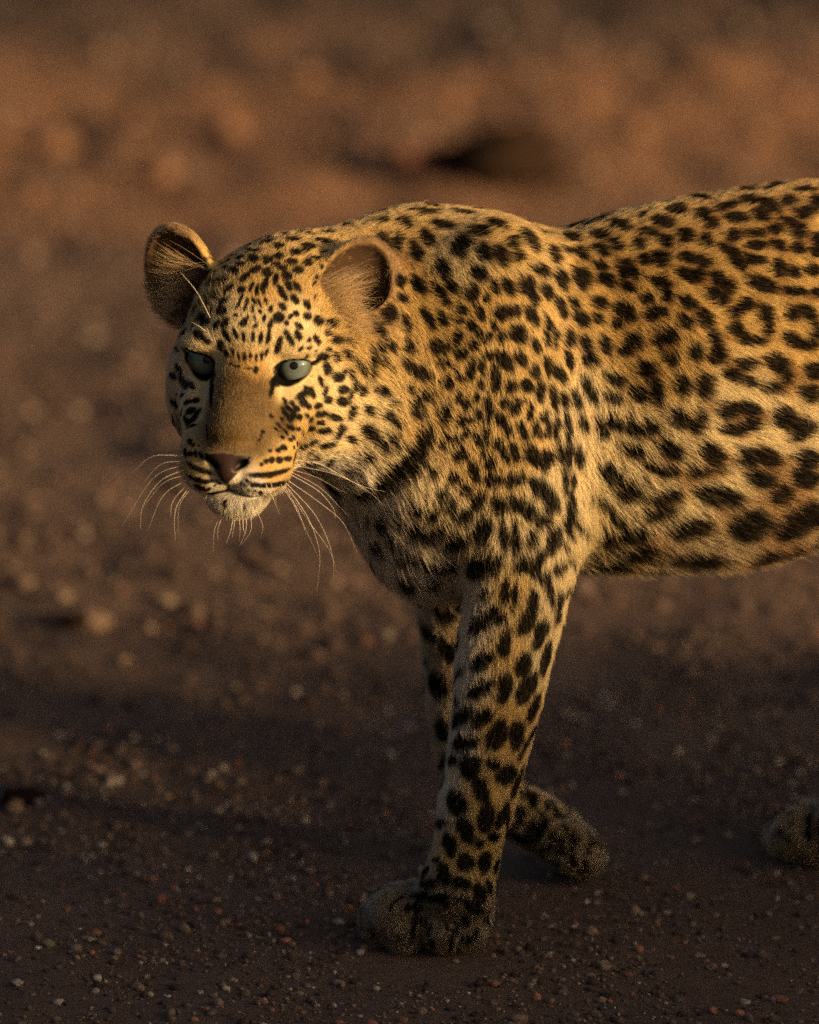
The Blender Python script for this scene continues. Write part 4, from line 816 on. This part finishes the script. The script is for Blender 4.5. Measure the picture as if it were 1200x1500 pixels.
pv, pcs = zip(pebbles(52000, -.90, .90, -.42, .75, .0011, .0066, 1.8, 51, 1.0), pebbles(11000, -1.5, 1.5, -1.2, -.40, .0014, .0066, 1.8, 81, 1.0), pebbles(22000, -1.25, 1.25, .70, 2.3, .0022, .011, 1.8, 61), pebbles(4500, -1.1, 1.1, 2.2, 4.3, .004, .013, 2.0, 71))
pv, pcs = np.concatenate(pv), np.concatenate(pcs)
pf = (if_[None]+(np.arange(len(pv))*len(iv))[:, None, None]).reshape(-1, 3)
def stone_mat(name, col=None, spec=.25):
    m, nt, b = material(name); N_ = nt.nodes; Lk = nt.links.new
    if col is None:
        a = N_.new('ShaderNodeAttribute'); a.attribute_name = 'tone'; src = a.outputs['Color']
    else:
        a = N_.new('ShaderNodeRGB'); a.outputs[0].default_value = (*col, 1); src = a.outputs[0]
    g = N_.new('ShaderNodeNewGeometry'); n = N_.new('ShaderNodeTexNoise'); n.inputs['Scale'].default_value = 220; n.inputs['Detail'].default_value = 5
    Lk(g.outputs['Position'], n.inputs[0]); mr = N_.new('ShaderNodeMapRange'); mr.inputs[1].default_value = .3; mr.inputs[2].default_value = .7
    mr.inputs[3].default_value = .6; mr.inputs[4].default_value = 1.3; Lk(n.outputs[0], mr.inputs[0])
    v = N_.new('ShaderNodeVectorMath'); v.operation = 'SCALE'; Lk(src, v.inputs[0]); Lk(mr.outputs[0], v.inputs['Scale']); Lk(v.outputs[0], b.inputs['Base Color'])
    b.inputs['Roughness'].default_value = .85; b.inputs['Specular IOR Level'].default_value = spec
    bp = N_.new('ShaderNodeBump'); bp.inputs['Strength'].default_value = .5; bp.inputs['Distance'].default_value = .002
    Lk(n.outputs[0], bp.inputs['Height']); Lk(bp.outputs[0], b.inputs['Normal'])
    return m
go = fast_mesh('gravel', pv.reshape(-1, 3), pf, stone_mat('gravel'))
ca = go.data.attributes.new('tone', 'FLOAT_COLOR', 'POINT'); ca.data.foreach_set('color', np.c_[np.repeat(pcs, len(iv), 0), np.ones(len(pcs)*len(iv))].ravel())
tag(go, 'loose brown gravel and grit strewn over the dry ground', 'gravel', kind='stuff')
sv, sf = ico(3)
tones = dict(clod=stone_mat('sandy_clod', (.150, .076, .041)), pale=stone_mat('pale_stone', (.19, .135, .095)), tan=stone_mat('tan_stone', (.165, .108, .072)), red=stone_mat('red_stone', (.19, .080, .048)), dark=stone_mat('earth_and_shade', (.020, .012, .008), 0.0), grey=stone_mat('grey_stone', (.25, .20, .165)))  # the dark tone serves a real clod and also painted shade
def stone(px, py, r, tone, label, group=None, flat=.7, wide=1.0, name='stone', seed=0):
    g = G(px, py, 0.0); d = np.linalg.norm(g-CAM)*KP; R_ = r*d
    rr = np.random.default_rng(int(px*7+py*13)+seed)
    lum = 1+.16*np.sin(sv @ rr.normal(size=3)*2.2+rr.uniform(0, 6))+.12*np.sin(sv @ rr.normal(size=3)*3.4+rr.uniform(0, 6))+.06*np.sin(sv @ rr.normal(size=3)*7)
    v = sv*lum[:, None]*np.array([wide*rr.uniform(.95, 1.15), rr.uniform(.8, 1.05), flat*rr.uniform(.85, 1.1)])*R_
    a = rr.uniform(-.5, .5); v = v @ np.array(Matrix.Rotation(a, 3, 'Z')).T
    o = fast_mesh(name, v, sf, tones[tone]); zb = float(ground_z(np.array([g[0]]), np.array([g[1]]))[0])
    o.location = (g[0], g[1], zb+flat*R_*.45)
    return tag(o, label, 'stone' if name == 'stone' else 'clod', group)
stone(584, 1389, 11, 'pale', 'rounded pale pebble touching the toes of the planted front paw')
stone(529, 1393, 7, 'grey', 'small greyish pebble just in front of the planted paw')
stone(137, 914, 24, 'tan', 'large tan angular stone with a dark lump as its shadow side, blurred', flat=.8)
stone(108, 918, 20, 'dark', 'dark lump for the shadow side of the large tan angular stone', name='clod_and_shade')  # dark lump added to give the tan stone its shadow side
stone(615, 264, 36, 'red', 'reddish lump beside the near-black shade lump beyond the back', flat=.7)
stone(735, 272, 84, 'dark', 'wide near-black lump in place of a shadowed hollow far behind the shoulder blade', name='clod_and_shade', flat=.62, wide=1.15)  # shadowed hollow drawn as a lump, its shade put into the near-black colour
stone(30, 1172, 26, 'dark', 'flat dark earth clod with a pale stone in front of it', name='clod_and_shade', flat=.45, wide=1.3)
stone(22, 1182, 14, 'tan', 'tan stone lying against the flat dark clod')
near = [(25, 1439, 8, 'grey'), (72, 1385, 8, 'pale'), (82, 1488, 6, 'tan'), (342, 1437, 6, 'pale'), (313, 1459, 6, 'pale'), (140, 1448, 6, 'grey'), (293, 1455, 5, 'grey'),
        (785, 1437, 6, 'pale'), (1025, 1398, 7, 'pale'), (1060, 1412, 6, 'grey'), (1170, 1447, 6, 'pale'), (1092, 1472, 8, 'grey'), (885, 1415, 12, 'tan'), (1042, 1415, 8, 'tan'), (760, 1493, 12, 'tan'),
        (1020, 1231, 9, 'pale'), (1067, 1223, 7, 'grey'), (1100, 1160, 5, 'pale'), (1036, 1141, 6, 'pale'), (1018, 1139, 6, 'tan'), (960, 1177, 6, 'pale'), (805, 1395, 5, 'grey'), (667, 1407, 5, 'pale')]
for x, y, r, t_ in near: stone(x, y, r, t_, dict(pale='small pale pebble', grey='small greyish pebble', tan='tan pebble')[t_]+' lying loose on the shaded foreground grit', t_+' pebbles on the foreground grit')
for x, y, r in ((920, 1427, 7), (1145, 1465, 10), (512, 1330, 7)): stone(x, y, r, 'red', 'small rusty red pebble lying on the shaded foreground grit', 'rusty red pebbles on the foreground grit')
mid_ = [(217, 912, 11), (242, 877, 14), (150, 1175, 8), (245, 1165, 8), (567, 1075, 9), (480, 1095, 6), (230, 1087, 6), (387, 1192, 7), (385, 900, 9), (180, 970, 9), (380, 1010, 7), (95, 880, 12), (960, 950, 8), (1075, 1095, 7), (1000, 960, 9), (330, 1030, 7)]
for x, y, r in mid_: stone(x, y, r, 'pale' if (x+y) % 2 else 'tan', ('pale' if (x+y) % 2 else 'tan')+' blurred pebble on the bare ground behind the leopard', ('pale' if (x+y) % 2 else 'tan')+' pebbles on the middle ground')
back = [(335, 195, 30), (452, 118, 24), (862, 164, 22), (240, 262, 26), (200, 172, 20), (470, 222, 18), (935, 196, 24), (1112, 190, 18), (80, 210, 30), (1055, 128, 16), (48, 290, 20), (660, 158, 20),
        (745, 192, 22), (1165, 150, 20), (560, 118, 15), (0, 190, 22), (300, 130, 14)]
for x, y, r in back: stone(x, y, r*.8, 'clod', 'sunlit orange-brown clod, heavily blurred, on the far strip of ground', 'sunlit clods on the far ground', flat=.85)
